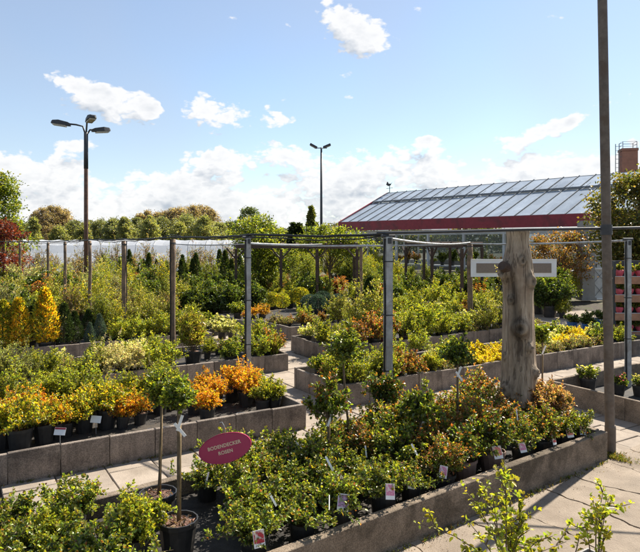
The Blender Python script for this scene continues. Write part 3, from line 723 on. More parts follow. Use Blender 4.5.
# tall steel pole at the corner of the rose bed, leaning a little
o = thing('steel_pole', 'tall weathered steel pole at the corner of the rose bed', 'pole', (3.425, 7.08, 0))
zs = np.linspace(-.05, 6.2, 24); MB().tube([(-.0175 * z, 0, z) for z in zs], .054, 20).obj('shaft', M_STEEL, o, True)
MB().lathe([(.062, 0), (.062, .30), (.056, .32)], 20).obj('base_sleeve', M_STEEL, o)
MB().lathe([(.066, 2.56), (.066, 2.68)], 16, (-.0175 * 2.6, 0, 0)).obj('pipe_collar', M_DARK, o)

# bare tree trunk used as a support
def trunk():
    nz, nt = 130, 72; H = 2.56; vs = np.zeros((nz, nt, 3)); col = np.ones((nz, nt, 4), np.float32)
    # knots: angle (0 = towards the camera, + = to the right), height, size, bulge
    knots = [(-52, 2.06, .10, .12), (4, 1.38, .095, .09), (66, .84, .06, .075), (-48, .62, .08, .06), (58, 1.95, .08, .06), (-30, 1.72, .05, .04), (42, 1.15, .045, .05), (30, .38, .055, .05), (-66, 1.02, .05, .03), (20, 2.2, .06, .03)]
    rg = np.random.default_rng(4); ph = rg.uniform(0, 6.28, 12)
    for i in range(nz):
        z = H * i / (nz - 1)
        for j in range(nt):
            th = 2 * math.pi * j / nt
            r = .205 - .014 * z + .02 * math.exp(-((z - .62) / .35) ** 2) - .045 * math.exp(-((z - 2.45) / .2) ** 2) + .025 * math.exp(-(z / .18) ** 2)
            r += .008 * math.sin(3 * th + 1.3 * z + ph[0]) + .006 * math.sin(5 * th - 2.1 * z + ph[1]) + .0035 * math.sin(11 * th + 3 * z + ph[2]) + .002 * math.sin(23 * th + 5 * math.sin(2 * z) + ph[3])
            dk = 1.0
            for a, kz, s, bl in knots:
                da = (th - (math.radians(a - 16) - math.pi / 2) + math.pi) % (2 * math.pi) - math.pi
                dd = math.hypot(da * .21, (z - kz)) / s
                r += bl * math.exp(-dd * dd * .9) - bl * .55 * math.exp(-dd * dd * 7)
                r += .010 * math.cos(dd * 9) * math.exp(-dd * dd * .8)
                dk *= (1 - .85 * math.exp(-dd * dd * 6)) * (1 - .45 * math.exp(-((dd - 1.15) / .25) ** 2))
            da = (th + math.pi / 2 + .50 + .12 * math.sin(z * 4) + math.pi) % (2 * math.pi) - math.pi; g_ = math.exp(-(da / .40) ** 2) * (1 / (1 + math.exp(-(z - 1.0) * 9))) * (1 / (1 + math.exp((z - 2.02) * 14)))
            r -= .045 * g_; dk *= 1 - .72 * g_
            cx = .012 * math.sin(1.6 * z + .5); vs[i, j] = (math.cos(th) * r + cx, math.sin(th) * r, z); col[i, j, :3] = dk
    fs = [(i * nt + j, i * nt + (j + 1) % nt, (i + 1) * nt + (j + 1) % nt, (i + 1) * nt + j) for i in range(nz - 1) for j in range(nt)]
    fs.append(tuple((nz - 1) * nt + j for j in range(nt)))
    me = bpy.data.meshes.new('trunk'); me.from_pydata([tuple(v) for v in vs.reshape(-1, 3)], [], fs); me.materials.append(M_TRUNK)
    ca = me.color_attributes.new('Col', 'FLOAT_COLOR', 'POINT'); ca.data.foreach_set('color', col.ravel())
    me.polygons.foreach_set('use_smooth', [True] * len(me.polygons)); return me
tk = thing('dead_tree', 'thick bare dead tree trunk with knots standing in the rose bed', 'dead tree', AT(518, 7.42, .05))
link('trunk', trunk(), tk)
# a short sawn limb stub on the trunk
MB().tube([(-.17, -.10, 2.10), (-.245, -.155, 2.14)], [.072, .058], 14).obj('branch_stub', M_DWOOD, tk)


def line(name, label, cat, pts, r, m, sag=0.0, sub=10, wob=0.0):
    out = []
    for a, b in zip(pts[:-1], pts[1:]):
        for k in range(sub):
            t = k / sub; p = Vector(a).lerp(Vector(b), t); p.z -= sag * 4 * t * (1 - t); p.z += R.gauss(0, wob); out.append(p)
    out.append(Vector(pts[-1])); o = MB().tube(out, r, 8).obj(name, m, None, True); tag(o, label, cat); return o


up_ = lambda k, dz=0.03: PT[k] + Vector((0, 0, dz))
line('overhead_pipe', 'dark pipe running from the galvanised post across the trunk top', 'pipe', [(.70, 7.42, 2.585), (2.45, 7.24, 2.625), (5.6, 6.86, 2.68)], .017, M_DARK, .004)
line('overhead_hose', 'sagging black hose strung along the row of garden posts', 'hose',
     [up_('388', .02), up_('248', .03), up_('173', .04), up_('124', .04), up_('90'), up_('65'), up_('48'), up_('20'), AT(-25, 26, 2.45)], .017, M_HOSE, .02, 10, .006)
line('overhead_wire', 'second thin dark wire looping loosely along the post row', 'wire',
     [up_('388', .0), up_('248', .01), up_('173', .08), up_('124', .0), up_('90', .05), up_('65', -.02), up_('20', .02)], .009, M_HOSE, .05, 12, .008)
line('overhead_pipe', 'light grey pipe from the galvanised post to the white board post', 'pipe', [up_('388', -.03), up_('470', .02)], .016, M_GALV, .06)
line('overhead_pipe', 'thin pale rail from the foil bed post to the pergola', 'pipe', [up_('628', -.01), up_('470', -.02), up_('361', 0), AT(232, 25, 2.26)], .020, M_GALV, .03)
line('overhead_pipe', 'short pale rail joining the grey post and the pergola', 'pipe', [up_('248', -.10), AT(322, 20.5, 2.36)], .014, M_GALV, .02)
line('overhead_pipe', 'pale rail between the grey post and the galvanised post', 'pipe', [up_('173', -.10), up_('248', -.11), up_('388', -.12)], .010, M_GALV, .02)
# black drip hoses on the foil
for a0, a1, b0, lab in ((.3, 4.0, 7.35, 'thin black drip hose lying behind the front row of spirea'), (-1, 5.4, 10.8, 'thin black drip hose lying beside the lone bamboo pot'), (-.5, 3.9, 8.1, 'thin black drip hose lying along the back of the spirea bed')):
    pts = [AB(a0 + (a1 - a0) * k / 24, b0 + .03 * math.sin(k * 1.1) + R.gauss(0, .012), FILL + .014) for k in range(25)]
    tag(MB().tube(pts, .011, 6).obj('drip_hose', M_HOSE), lab, 'hose')

# ------------------------------------------------------------------ oval sign
SD = 5.1; SP = AT(225, SD); sgn = thing('oval_sign', 'oval magenta sign on a wire stake reading BODENDECKER ROSEN', 'sign', (SP.x, SP.y, FILL - .02), math.radians(-8))
SZ = CAM_H - (448 - HOR) / FPX * SD - FILL + .02
rot = Matrix.Translation((0, 0, SZ)) @ Matrix.Rotation(math.radians(-17), 4, 'Y') @ Matrix.Rotation(math.radians(-8), 4, 'X')
n = 44; A_, B_ = .238, .122; vs = []; fs = []
for y, kf in ((-.006, 1), (.006, 1)):
    for k in range(n): vs.append(rot @ Vector((A_ * math.cos(2 * math.pi * k / n), y, B_ * math.sin(2 * math.pi * k / n))))
fs = [tuple(range(n)), tuple(reversed(range(n, 2 * n)))] + [(k, k + n, (k + 1) % n + n, (k + 1) % n) for k in range(n)]
plate = MB().add(vs, fs).obj('plate', M_SIGN, sgn)
rimv = [rot @ Vector(((A_ - .003) * math.cos(2 * math.pi * k / n), -.007, (B_ - .003) * math.sin(2 * math.pi * k / n))) for k in range(n + 1)]
MB().tube(rimv, .003, 6, False).obj('rim', M_SIGN, sgn)
for body, dz, sz in (('BODENDECKER', .022, .040), ('ROSEN', -.032, .040)):
    cu = bpy.data.curves.new('lettering', 'FONT'); cu.body = body; cu.size = sz; cu.extrude = .0008; cu.offset = .0012; cu.align_x = 'CENTER'; cu.align_y = 'CENTER'; cu.space_character = 1.08
    cu.materials.append(M_LETTER); tf = bpy.data.objects.new('tmp_text', cu); COL.objects.link(tf); bpy.context.view_layer.update()
    me_ = bpy.data.meshes.new_from_object(tf.evaluated_get(bpy.context.evaluated_depsgraph_get())); bpy.data.objects.remove(tf); me_.name = 'lettering'
    t_ = link('lettering', me_, sgn)
    t_.matrix_local = rot @ Matrix.Translation((0, -.0078, dz)) @ Matrix.Rotation(math.radians(90), 4, 'X')
pts = [(0.0, .012, -.0)] + [(0.01 * math.sin(z * 9), .012, z) for z in np.linspace(.05, SZ + .13, 14)] + [(-.012, .012, SZ + .185), (-.03, .012, SZ + .215), (-.05, .012, SZ + .21)]
MB().tube(pts, .0035, 6).obj('wire_stake', M_GALV, sgn)

# ------------------------------------------------------------------ rose bed planting
GR_L = 'ground cover roses around the oval sign'
lab_low = 'low green ground cover rose, %s'
lab_tall = 'green bush rose with bronze tips, %s'
lab_brz = 'rust leaved bush rose, %s'
def rose_tag(parent, px_side, mtl, h=.085, wd=.065, z=.28, out=.115, ang=-math.pi / 2):
    c = Vector((math.cos(ang) * out, math.sin(ang) * out, z))
    mb = MB(); mb.box((0, 0, 0), (wd, .002, h)); o = mb.obj('picture_tag', M_TAG, parent); o.location = c; o.rotation_euler = (math.radians(-16), R.uniform(-.25, .25), ang + math.pi / 2 + R.uniform(-.3, .3))
    MB().box((0, -.0018, h * .1), (wd * .9, .001, h * .7)).obj('printed_flower', mtl, o)
    return o
def stick_tag(parent, z=.24, out=.1, ang=-1.5, ln=.11):
    o = MB().box((0, 0, 0), (.016, .0015, ln)).obj('plant_label', M_TAG, parent); o.location = (math.cos(ang) * out, math.sin(ang) * out, z); o.rotation_euler = (math.radians(R.uniform(-35, -5)), math.radians(R.uniform(-30, 30)), ang + math.pi / 2)
PH = .42
rose_i = 0
for si in range(-12, 9):
    for ti, t in enumerate((.28, .66, 1.06, 1.46)):
        s = si * .40 + (ti % 2) * .17 + R.gauss(0, .03); tt = t + R.gauss(0, .03)
        if s > 3.1: continue
        p = ST(s, tt, FILL)
        if (p - Vector((tk.location.x, tk.location.y, FILL))).length < .36: continue
        if s < -1.12 and not (ti == 0 and s > -1.42) and not (s < -2.05 and ti > 0) and not (ti == 3 and s < -1.9): continue          # gap with the two standards and the clipped bush
        if not in_view(p + Vector((0, 0, .3)), 1.18): continue
        rw = ('front row along the cast wall', 'second row from the cast wall', 'third row from the cast wall', 'back row along the slab path')[ti]
        if s > 2.55 and tt < .8: continue                               # the bronze pieris stands here
        if s < .62 + R.gauss(0, .15):
            o = plant('rose_low', 'rose_bush', lab_low % rw, 'rose bush', GR_L + ', ' + rw, p, R.uniform(.82, 1.2))
        elif ti == 0 and 0.9 < s < 1.75:
            o = plant('rose_brown_pot', 'rose_bush', 'bush rose in a brown pot on the front edge of the rose bed', 'rose bush', 'bush roses in brown pots', p, R.uniform(.9, 1.05))
        elif R.random() < .5:
            o = plant('rose_bronze', 'rose_bush', lab_brz % rw, 'rose bush', 'rust leaved bush roses, ' + rw, p, R.uniform(.85, 1.12))
        else:
            o = plant('rose_tall', 'rose_bush', lab_tall % rw, 'rose bush', 'bronze tipped bush roses, ' + rw, p, R.uniform(.85, 1.1) * (.88 if ti == 0 else 1) * (.78 if 2.0 < s and ti > 0 else 1))
        o.rotation_euler.z = THB + R.uniform(-.4, .4)
        if ti == 0 and R.random() < .8: rose_tag(o, 0, R.choice(M_PRINTS), h=.115, wd=.08, out=R.uniform(.16, .24), z=R.uniform(.22, .30), ang=-math.pi / 2 - .55 + R.uniform(-.3, .3))
        elif R.random() < .4: stick_tag(o, z=R.uniform(.24, .42), ang=-math.pi / 2 - .4 + R.uniform(-.7, .7), out=.24)
plant('pieris', 'pieris_shrub', 'bronze leaved pieris at the corner of the rose bed by the pole', 'shrub', None, ST(2.98, .62, FILL), 1.0)
plant('rose_tall', 'rose_bush', 'green bush rose beside the bronze pieris', 'rose bush', None, ST(2.46, .30, FILL), .9)
for s_, lb in ((2.80, 'low green rose between the pieris and the cast wall'), (3.08, 'small green rose in the very corner by the steel pole')): rose_tag(plant('rose_low', 'rose_bush', lb, 'rose bush', None, ST(s_, .26, FILL), .88, rz=THB), 0, M_PRINTS[3], h=.115, wd=.08, out=.17, z=.24, ang=-2.1)
# clipped bright bush bottom left
PROTO['topiary'] = [[('pot', pot_mesh(.13, .22), 0), ('soil', soil_mesh(.13, .22), 0)] + [(n_, m_, .2) for n_, m_ in shrub(501, .30, .27, 60, 34, .026, .017, [(LGREEN, 4), (YGREEN, 4), (MGREEN, 2)], [(YGREEN, 4), (LGREEN, 2), (YELLOW, .6)], .6, .6, .2, 3)]]
plant('topiary', 'dwarf_shrub', 'dense bright yellow green dwarf shrub beside the potted standard trees', 'shrub', None, AT(134, 4.35, FILL), 1.0)
plant('topiary', 'dwarf_shrub', 'bright dwarf shrub with small leaves in the corner of the rose bed', 'shrub', None, AT(44, 4.2, FILL), .9)
# empty planting trays between the pots
for px, d, rz in ((96, 4.55, .5), (84, 5.2, .8)):
    o = thing('plant_tray', 'grey plastic plant tray lying between the roses, %s' % ('close to the dwarf shrub' if d < 5 else 'close to the path'), 'tray', AT(px, d, FILL + .003), rz)
    MB().box((0, 0, .004), (.36, .22, .008)).obj('tray_floor', M_GREYP, o)
    for sx, sy, lx, ly in ((0, -.11, .36, .008), (0, .11, .36, .008), (-.18, 0, .008, .21), (.18, 0, .008, .21)): MB().box((sx, sy, .03), (lx, ly, .045)).obj('tray_rim', M_GREYP, o)


# standard (lollipop) plants
def standard(name, label, base, stem_h, head_r, pal, tips, seed, pot=(.12, .22), bend=(0, 0), hr=.8, nb=34, L=.042, stake=True, tags=1, group=None, stem=.009, leafm=None):
    o = thing(name, label, 'standard tree', base, 0, group)
    link('pot', pot_mesh(*pot), o); link('soil', soil_mesh(*pot), o)
    z0 = pot[1] * .88; rg = np.random.default_rng(seed); nc = 110; aa = rg.uniform(0, 6.28, nc); ra = np.sqrt(rg.uniform(0, 1, nc)) * pot[0] * .88
    ch = link('mulch_chips', leaf_mesh('mulch_chips', np.stack([np.cos(aa) * ra, np.sin(aa) * ra, np.full(nc, pot[1] * .915)], 1), rg.normal(0, 1, (nc, 3)) * np.array([1, 1, .35]), rg.uniform(.02, .05, nc), rg.uniform(.01, .022, nc), palette(rg, nc, [((.20, .11, .07), 3), ((.30, .20, .14), 2), ((.10, .06, .04), 2)]), rg, M_NEEDLE, up=2), o); ch['kind'] = 'stuff'
    pts = [(bend[0] * math.sin(k / 8 * 1.57) + R.gauss(0, .003), bend[1] * k / 8, z0 + stem_h * k / 8) for k in range(9)]
    st = MB().tube(pts, [stem * (1.15 - .4 * k / 8) for k in range(9)], 7).obj('trunk', M_STEM, o, True)
    if stake: MB().tube([(.014, .012, z0 - .03), (.014 + bend[0] * .6, .014, z0 + stem_h * .97)], .0085, 7).obj('bamboo_stake', M_BAMBOO, o, True)
    for n_, me in shrub(seed, head_r * 2 * hr, head_r, nb, 24, L, L * .66, pal, tips, .68, .5, .2, 3, leafm or M_GLOSSY, base_r=.02, wild=.3):
        c = link('crown' if n_ == 'foliage' else 'branches', me, o, (pts[-1][0], pts[-1][1], pts[-1][2] - head_r * hr * .55))
        if n_ == 'foliage': c['kind'] = 'stuff'
    for k in range(tags):
        t = MB().box((0, 0, 0), (.022, .002, .13)).obj('plant_label', M_TAG, o); t.location = (pts[7][0] + .02, -.022, pts[7][2] - .05 - .05 * k); t.rotation_euler = (.1, .35 - 1.0 * k, R.uniform(-.5, .5))
    return o
PG = [(DGREEN, 1.5), (MGREEN, 5), (LGREEN, 4)]; TG = [(LGREEN, 3), (YGREEN, 4), (MGREEN, 2)]; TB = [(BRONZE, 2), (RUST, 1.5), (LGREEN, 2), (MGREEN, 2)]
standard('standard_tree', 'small standard tree on a thick bamboo stake in a black mulched pot', AT(178, 4.5, FILL), .92, .145, PG, TG, 601, (.145, .26), tags=2, nb=34, L=.032, leafm=M_LEAF)
standard('standard_tree', 'thin standard tree with pale crown behind the thick staked one', AT(158, 4.98, FILL), .86, .15, PG, [(YGREEN, 5), (LGREEN, 3)], 602, (.15, .26), (.03, 0), tags=0, nb=28, L=.032, hr=1.1, leafm=M_LEAF)
standard('standard_rose', 'standard rose with bronze tips and wide crown above the low roses', AT(328, 5.85, FILL), .52, .23, PG, TB, 603, tags=1, nb=25)
standard('standard_rose', 'standard rose with a bent dark stem and tall leafy crown', AT(350, 6.35, FILL), .98, .25, PG, TG, 604, bend=(-.07, 0), tags=0, stake=False, stem=.013, nb=25)
standard('standard_rose', 'dark standard rose growing against the galvanised post', AT(384, 6.75, FILL), .42, .24, [(DGREEN, 4), (MGREEN, 4)], TB, 605, tags=1, nb=25)
standard('standard_rose', 'short standard rose with loose green crown among bush roses', AT(420, 6.1, FILL), .40, .22, PG, TG, 606, tags=1, nb=25)
standard('standard_rose', 'round dark standard rose on a straight stem with white label', AT(457, 6.65, FILL), .86, .195, [(DGREEN, 5), (MGREEN, 3)], TG, 607, tags=2, nb=28, L=.04)
standard('standard_rose', 'slim standard rose with small crown beside the bare trunk', AT(542, 8.35, 0), .95, .14, PG, TG, 608, tags=1, nb=26, L=.04)

# foreground twiggy shrubs in square pots at the camera's feet
def twiggy(seed, label, loc, h, r, nb, square=True, lpb=15):
    o = thing('twiggy_shrub', label, 'shrub', loc, .6)
    link('pot', pot_mesh(.15, .42, M_GREYP, True), o); link('soil', MB().box((0, 0, .375), (.27, .27, .02)).mesh('soil', M_BARKM), o)
    for n_, me in shrub(seed, h, r, nb, lpb, .036, .025, [(LGREEN, 4), (YGREEN, 6)], [(YGREEN, 5), ((.42, .44, .06), 4)], .6, 1.0, .35, 2, M_LEAF, wild=.35, stem_r=.0055, base_r=.04):
        c = link('foliage' if n_ == 'foliage' else 'stem', me, o, (0, 0, .385))
        if n_ == 'foliage': c['kind'] = 'stuff'
    return o
twiggy(701, 'loose twiggy shrub with bright lime leaves on the open pavement', AT(508, 3.75), .62, .46, 21, lpb=26)
twiggy(706, 'small upright lime leaved shrub in a square grey pot', AT(596, 3.85), .66, .17, 7, lpb=26)

# ------------------------------------------------------------------ bed planting by pixel (base point on the bed fill)
def snap(p, m=.2):
    """a point meant for a bed is kept inside the nearest bed; if no bed is near it goes on the ground"""
    best = None
    for o, th, L, W in BEDS:
        d = p - o; s_ = d.x * math.cos(th) + d.y * math.sin(th); t_ = -d.x * math.sin(th) + d.y * math.cos(th)
        s2, t2 = min(max(s_, m), L - m), min(max(t_, m), W - m); e = math.hypot(s2 - s_, t2 - t_)
        if best is None or e < best[0]: best = (e, Vector((o.x + s2 * math.cos(th) - t2 * math.sin(th), o.y + s2 * math.sin(th) + t2 * math.cos(th), p.z)))
    return best[1] if best[0] < .75 else Vector((p.x, p.y, 0))


def put(kind, name, label, cat, group, spots, z=FILL, sc=(.9, 1.1), **k):
    for s in spots:
        px, py = s[0], s[1]; f = s[2] if len(s) > 2 else 1.0; p = P(px, py, z)
        if z > 0: p = snap(p)
        elif inside(p, .1): p.z = FILL; p = snap(p)
        plant(kind, name, label, cat, group, p, f * R.uniform(*sc), **k)


# spirea bed
put('spirea_orange', 'spirea', 'orange leaved spirea in the bed beside the grey square post', 'shrub', 'orange spirea', [(194, 414, .85), (207, 422, 1.05), (216, 408), (232, 401, 1.1), (246, 406), (205, 402, .9), (250, 396), (172, 408, .8)])
put('spirea_green', 'spirea', 'small yellow green spirea at the end of the orange spirea bed', 'shrub', 'green spirea', [(262, 412), (277, 409), (291, 405), (268, 400), (284, 398)], sc=(.85, .95))
put('spirea_yellow', 'spirea', 'bright yellow spirea along the front of the long bed', 'shrub', 'yellow spirea', [(84, 432), (66, 436, .8), (106, 428, 1.1), (92, 420), (130, 412, .8), (50, 424, .8), (112, 413), (74, 424, .9)])
put('spirea_yellow', 'spirea', 'large golden spirea beside the white price cards', 'shrub', 'golden spirea', [(20, 450, 1.15), (44, 443, 1.1), (2, 448), (-14, 452), (30, 436)])
put('spirea_orange', 'spirea', 'rust tinted spirea among the golden ones', 'shrub', 'rust spirea', [(56, 438), (6, 434), (150, 404, .8), (140, 424, .85), (122, 428, .8), (160, 414, .85), (30, 430)])
put('shoots_green', 'leafy_shrub', 'fresh green shrub with upright shoots behind the yellow spirea', 'shrub', 'upright green shrubs behind the yellow spirea',
    [(8, 424, 1.15), (24, 418, 1.1), (42, 412), (60, 410), (78, 405), (95, 402), (115, 398), (133, 394), (150, 392), (166, 388), (0, 412), (35, 403), (70, 398), (106, 390), (52, 398), (160, 400, .8)], sc=(.68, .9))
# price cards
for k, (px, py) in enumerate(((40, 438), (60, 447), (96, 434))):
    o = thing('price_card', ('white price card beside the rust spirea', 'tilted price card with a dark red edge', 'small white card in front of yellow spirea')[k], 'card', snap(P(px, py, FILL), .12), R.uniform(-.4, .4))
    MB().tube([(0, 0, 0), (0, 0, .16)], .004, 5).obj('card_stake', M_GALV, o)
    c = MB().box((0, 0, 0), (.12, .004, .085)).obj('card', M_TAG, o); c.location = (0, -.005, .18); c.rotation_euler = (-.5, R.uniform(-.2, .2), 0)
    if k == 1: b_ = MB().box((0, -.003, .03), (.116, .002, .02)).obj('red_band', M_REDP, c)
# wire hoops on the foil
for k, (px, py) in enumerate(((185, 436), (247, 421), (150, 446))):
    o = tag(MB().tube([(-.16, 0, 0)] + [(-.15 + .3 * i / 10, .03 * math.sin(i), .10 + .02 * math.sin(i / 10 * 3.14)) for i in range(11)] + [(.16, 0, 0)], .004, 5).obj('wire_hoop', M_GALV),
            ('bent wire hoop standing on bare foil of the spirea bed', 'wire hoop just above the oval sign', 'wire hoop near the white labels of the standard tree')[k], 'wire'); o.location = snap(P(px, py, FILL), .2); o.rotation_euler = (0, 0, TH + R.uniform(-.5, .5))

# willow bed
put('willow_white', 'variegated_willow', 'white variegated willow in front of the brown timber post', 'shrub', 'white variegated willows', [(122, 384, .85), (142, 380, .9), (106, 388, .7)])
put('willow_grey', 'grey_willow', 'broad grey green willow left of the golden thujas', 'shrub', 'grey willows', [(6, 402, .85), (26, 396, .7), (-12, 404, .8)])
put('shrub_lime', 'lime_shrub', 'lime green shrub between the white willow and the bamboo pot', 'shrub', 'lime shrubs by the willow', [(158, 378), (168, 372), (150, 370), (130, 372, .9)])
put('bamboo_pale', 'potted_bamboo', 'lone pale bamboo in a big black pot on bare foil', 'bamboo', None, [(193, 363, 1.0)])
put('shrub_lime', 'lime_shrub', 'yellow green shrub at the end of the bed by the grey post', 'shrub', 'lime shrubs by the grey post', [(258, 364), (290, 355), (276, 356, 1.1), (298, 352, .9), (282, 350)])
put('shrub_bronze', 'bronze_shrub', 'bronze twiggy shrub between yellow green shrubs by the grey post', 'shrub', 'bronze shrubs by the grey post', [(272, 361, .85), (268, 352, .9), (252, 353, .8)])
put('grass_tuft', 'dry_grass', 'dry tufted grass at the end of the willow bed', 'grass plant', 'dry grass tufts', [(284, 362, .7), (296, 358, .7), (302, 353, .6)])
put('shoots_green', 'leafy_shrub', 'fresh green shrub in front of the golden thujas', 'shrub', 'green shrubs before the thujas', [(50, 388, .55), (70, 386, .5), (84, 388, .6), (40, 384, .5)])
# thuja bed
put('thuja_gold', 'golden_thuja', 'golden columnar thuja in a black pot', 'thuja', 'golden thujas', [(2, 357, 1.0), (20, 356, 1.0), (46, 353, 1.1), (-8, 350, 1.0)], tilt=.015)
put('conifer_green', 'dwarf_conifer', 'small dark green conifer beside the golden thujas', 'conifer', 'dwarf green conifers', [(64, 351, .9), (74, 349, .85), (33, 348, .9), (88, 343, .8)], tilt=.015)
put('conifer_blue', 'blue_conifer', 'small dark pointed conifer beside the white variegated willow', 'conifer', 'blue conifers', [(100, 347, .85), (90, 349, .6)], tilt=.015)
put('perennial_pale', 'perennial', 'low pale variegated perennial near the timber post', 'perennial', 'pale perennials', [(206, 338), (222, 333), (214, 330), (228, 327), (200, 329), (232, 334), (186, 334), (218, 324)], sc=(.95, 1.2))
put('perennial_green', 'perennial', 'low green perennial near the timber post', 'perennial', 'green perennials', [(194, 338), (210, 333), (196, 326), (206, 324), (230, 321), (180, 328), (184, 322)], sc=(.95, 1.2))
put('spirea_orange', 'spirea', 'low orange shrub behind the grey square post', 'shrub', 'orange shrubs behind the grey post', [(254, 322, .9), (262, 321, .9), (244, 323, .8)])
put('shrub_lime', 'lime_shrub', 'pale lime shrub behind the lone bamboo pot', 'shrub', 'lime shrubs behind the bamboo', [(150, 348), (164, 344), (176, 340), (138, 350), (124, 348)], sc=(.9, 1.1))
put('shrub_twiggy', 'twiggy_bush', 'tall twiggy bush behind the white willow', 'shrub', 'twiggy bushes behind the willow', [(132, 338, .8), (112, 338, .9), (158, 332, .8), (146, 326)])

# right: bed C
put('shrub_lime', 'lime_shrub', 'lime shrub in the bed beyond the standard roses', 'shrub', 'lime shrubs beyond the roses', [(312, 398, .95), (326, 392, .9), (352, 388, .85), (366, 396, .9), (378, 386, .8), (340, 398, .8), (398, 390, .8), (362, 382, .8)])
put('shrub_bronze', 'bronze_shrub', 'bronze tinted shrub in the bed beyond the standard roses', 'shrub', 'bronze shrubs beyond the roses', [(405, 386, .75), (424, 386, .75), (334, 386, .7)])
put('spirea_green', 'spirea', 'small lime cushion beside the round dark standard rose', 'shrub', 'small cushions', [(414, 394), (430, 380, .9), (443, 382), (440, 374)])
put('yellow_carpet', 'carpet_plant', 'bright yellow carpet plant behind the bare trunk', 'ground cover plant', 'yellow carpet plants', [(484, 372), (496, 368), (474, 368), (490, 362), (566, 352), (580, 349), (584, 342), (572, 344), (478, 360), (498, 357)], sc=(.9, 1.15))
put('perennial_pale', 'perennial', 'pale low perennial between the heathers and yellow carpet plants', 'perennial', 'pale perennials by the carpet plants', [(544, 356), (554, 349), (592, 346), (600, 342), (558, 343), (546, 350)])
put('heather', 'heather', 'low grey heather in front of the yellow carpet plants', 'heather', 'heathers', [(470, 378), (458, 381), (462, 372), (548, 363), (560, 360), (574, 357), (588, 355), (602, 352), (536, 360)], sc=(.9, 1.2))
put('perennial_green', 'perennial', 'leafy green perennial beyond the bare trunk', 'perennial', 'perennials beyond the trunk', [(536, 352), (546, 344), (556, 342), (538, 342), (450, 366), (460, 362)])
# bed G
put('shrub_lime', 'lime_shrub', 'yellow green shrub in the bed of the red pot', 'shrub', 'lime shrubs around the red pot', [(408, 346, 1.2), (424, 342, 1.2), (420, 352, 1.0), (436, 346), (440, 338, 1.1), (452, 343), (462, 338), (404, 338, 1.1), (430, 334), (448, 333), (478, 332, .9)])
put('shrub_bronze', 'bronze_shrub', 'rusty brown shrub left of the red pot', 'shrub', 'rusty shrubs left of the red pot', [(366, 354, 1.1), (378, 350, 1.1), (372, 344, 1.0), (384, 343), (356, 348, .9)])
put('red_pot_shrub', 'potted_shrub', 'bronze shrub in a tall red pot', 'shrub', None, [(394, 349, 1.0)])
put('shrub_twiggy', 'twiggy_bush', 'tall yellow twiggy bush near the small cone conifer', 'shrub', 'yellow twiggy bushes', [(352, 338, 1.0), (364, 334, 1.1), (346, 330, 1.0), (486, 336, .9), (500, 332, .9)])
put('conifer_green', 'dwarf_conifer', 'small cone conifer beside the brown timber post', 'conifer', None, [(372, 326, 1.25)], tilt=.01)
put('heather', 'heather', 'low heather on bare foil beside the trunk', 'heather', 'heathers by the trunk', [(488, 338), (496, 336), (480, 340)])
# pergola bed
put('shrub_lime', 'lime_shrub', 'bright green potted shrub under the timber pergola', 'shrub', 'bright shrubs under the pergola', [(402, 318), (416, 316), (432, 312, 1.1), (446, 312), (458, 310), (440, 304, 1.3), (424, 306, 1.2), (410, 306), (476, 312), (490, 316), (494, 308, 1.1)], sc=(1, 1.2))
put('shrub_dark', 'dark_shrub', 'dark glossy shrub under the timber pergola', 'shrub', 'dark shrubs under the pergola', [(396, 308), (416, 298), (404, 298), (448, 298, 1.1), (466, 300, 1.1), (482, 300, 1.1), (390, 298)], sc=(1, 1.2))
# conifer balls
put('ball_blue', 'ball_conifer', 'blue green ball conifer on the low stone bed', 'conifer', 'blue ball conifers', [(310, 313), (318, 314), (327, 313), (336, 313), (343, 311), (331, 308), (322, 308)], z=.2, tilt=.01, sc=(.95, 1.1))
put('ball_yellow', 'ball_conifer', 'yellow green ball conifer on the low stone bed', 'conifer', 'yellow ball conifers', [(272, 306), (282, 307), (291, 308), (300, 310), (279, 302), (290, 303)], z=.2, tilt=.01, sc=(.95, 1.1))
put('heather', 'heather', 'low heather between the conifer balls', 'heather', 'heathers between balls', [(305, 307), (312, 305), (300, 304)], z=.2)
# foil bed at the right
put('flower_pale', 'flower_pot', 'pale yellow flowers in a black pot on the foil bed', 'potted flowers', None, [(584, 391, 1.1)], z=.08)
put('flower_purple', 'flower_pot', 'purple flowers in a small black pot behind the steel pole', 'potted flowers', None, [(619, 394, 1.0)], z=.08)
put('flower_pale', 'flower_pot', 'yellow flowers in a black pot beside the slim metal post', 'potted flowers', None, [(639, 396, .9)], z=.08)
put('perennial_green', 'perennial', 'small green plant leaning by the steel pole', 'perennial', None, [(623, 372, .8)], z=.08)
# paved court beyond: blue pots and a big dark shrub group
put('blue_pot_shrub', 'potted_shrub', 'dark shrub in a blue pot on the pale court', 'shrub', 'shrubs in blue pots', [(572, 330), (588, 332), (600, 327)], z=0)
put('shrub_dark', 'dark_shrub', 'large dark leaved shrub beyond the white board', 'shrub', 'large shrubs beyond the white board', [(538, 314, 1.5), (550, 317, 1.6), (562, 313, 1.5), (545, 308, 1.7), (532, 306, 1.5), (556, 305, 1.7)], z=0)
put('shrub_bronze', 'bronze_shrub', 'bronze bush above the large dark shrubs', 'shrub', 'bronze bushes over the dark shrubs', [(556, 298, 2.2), (546, 296, 2.0)], z=0)
put('shrub_lime', 'lime_shrub', 'lime bush among the large dark shrubs', 'shrub', 'lime bushes over the dark shrubs', [(568, 300, 1.5), (575, 290, 1.6), (562, 318, .9)], z=0)

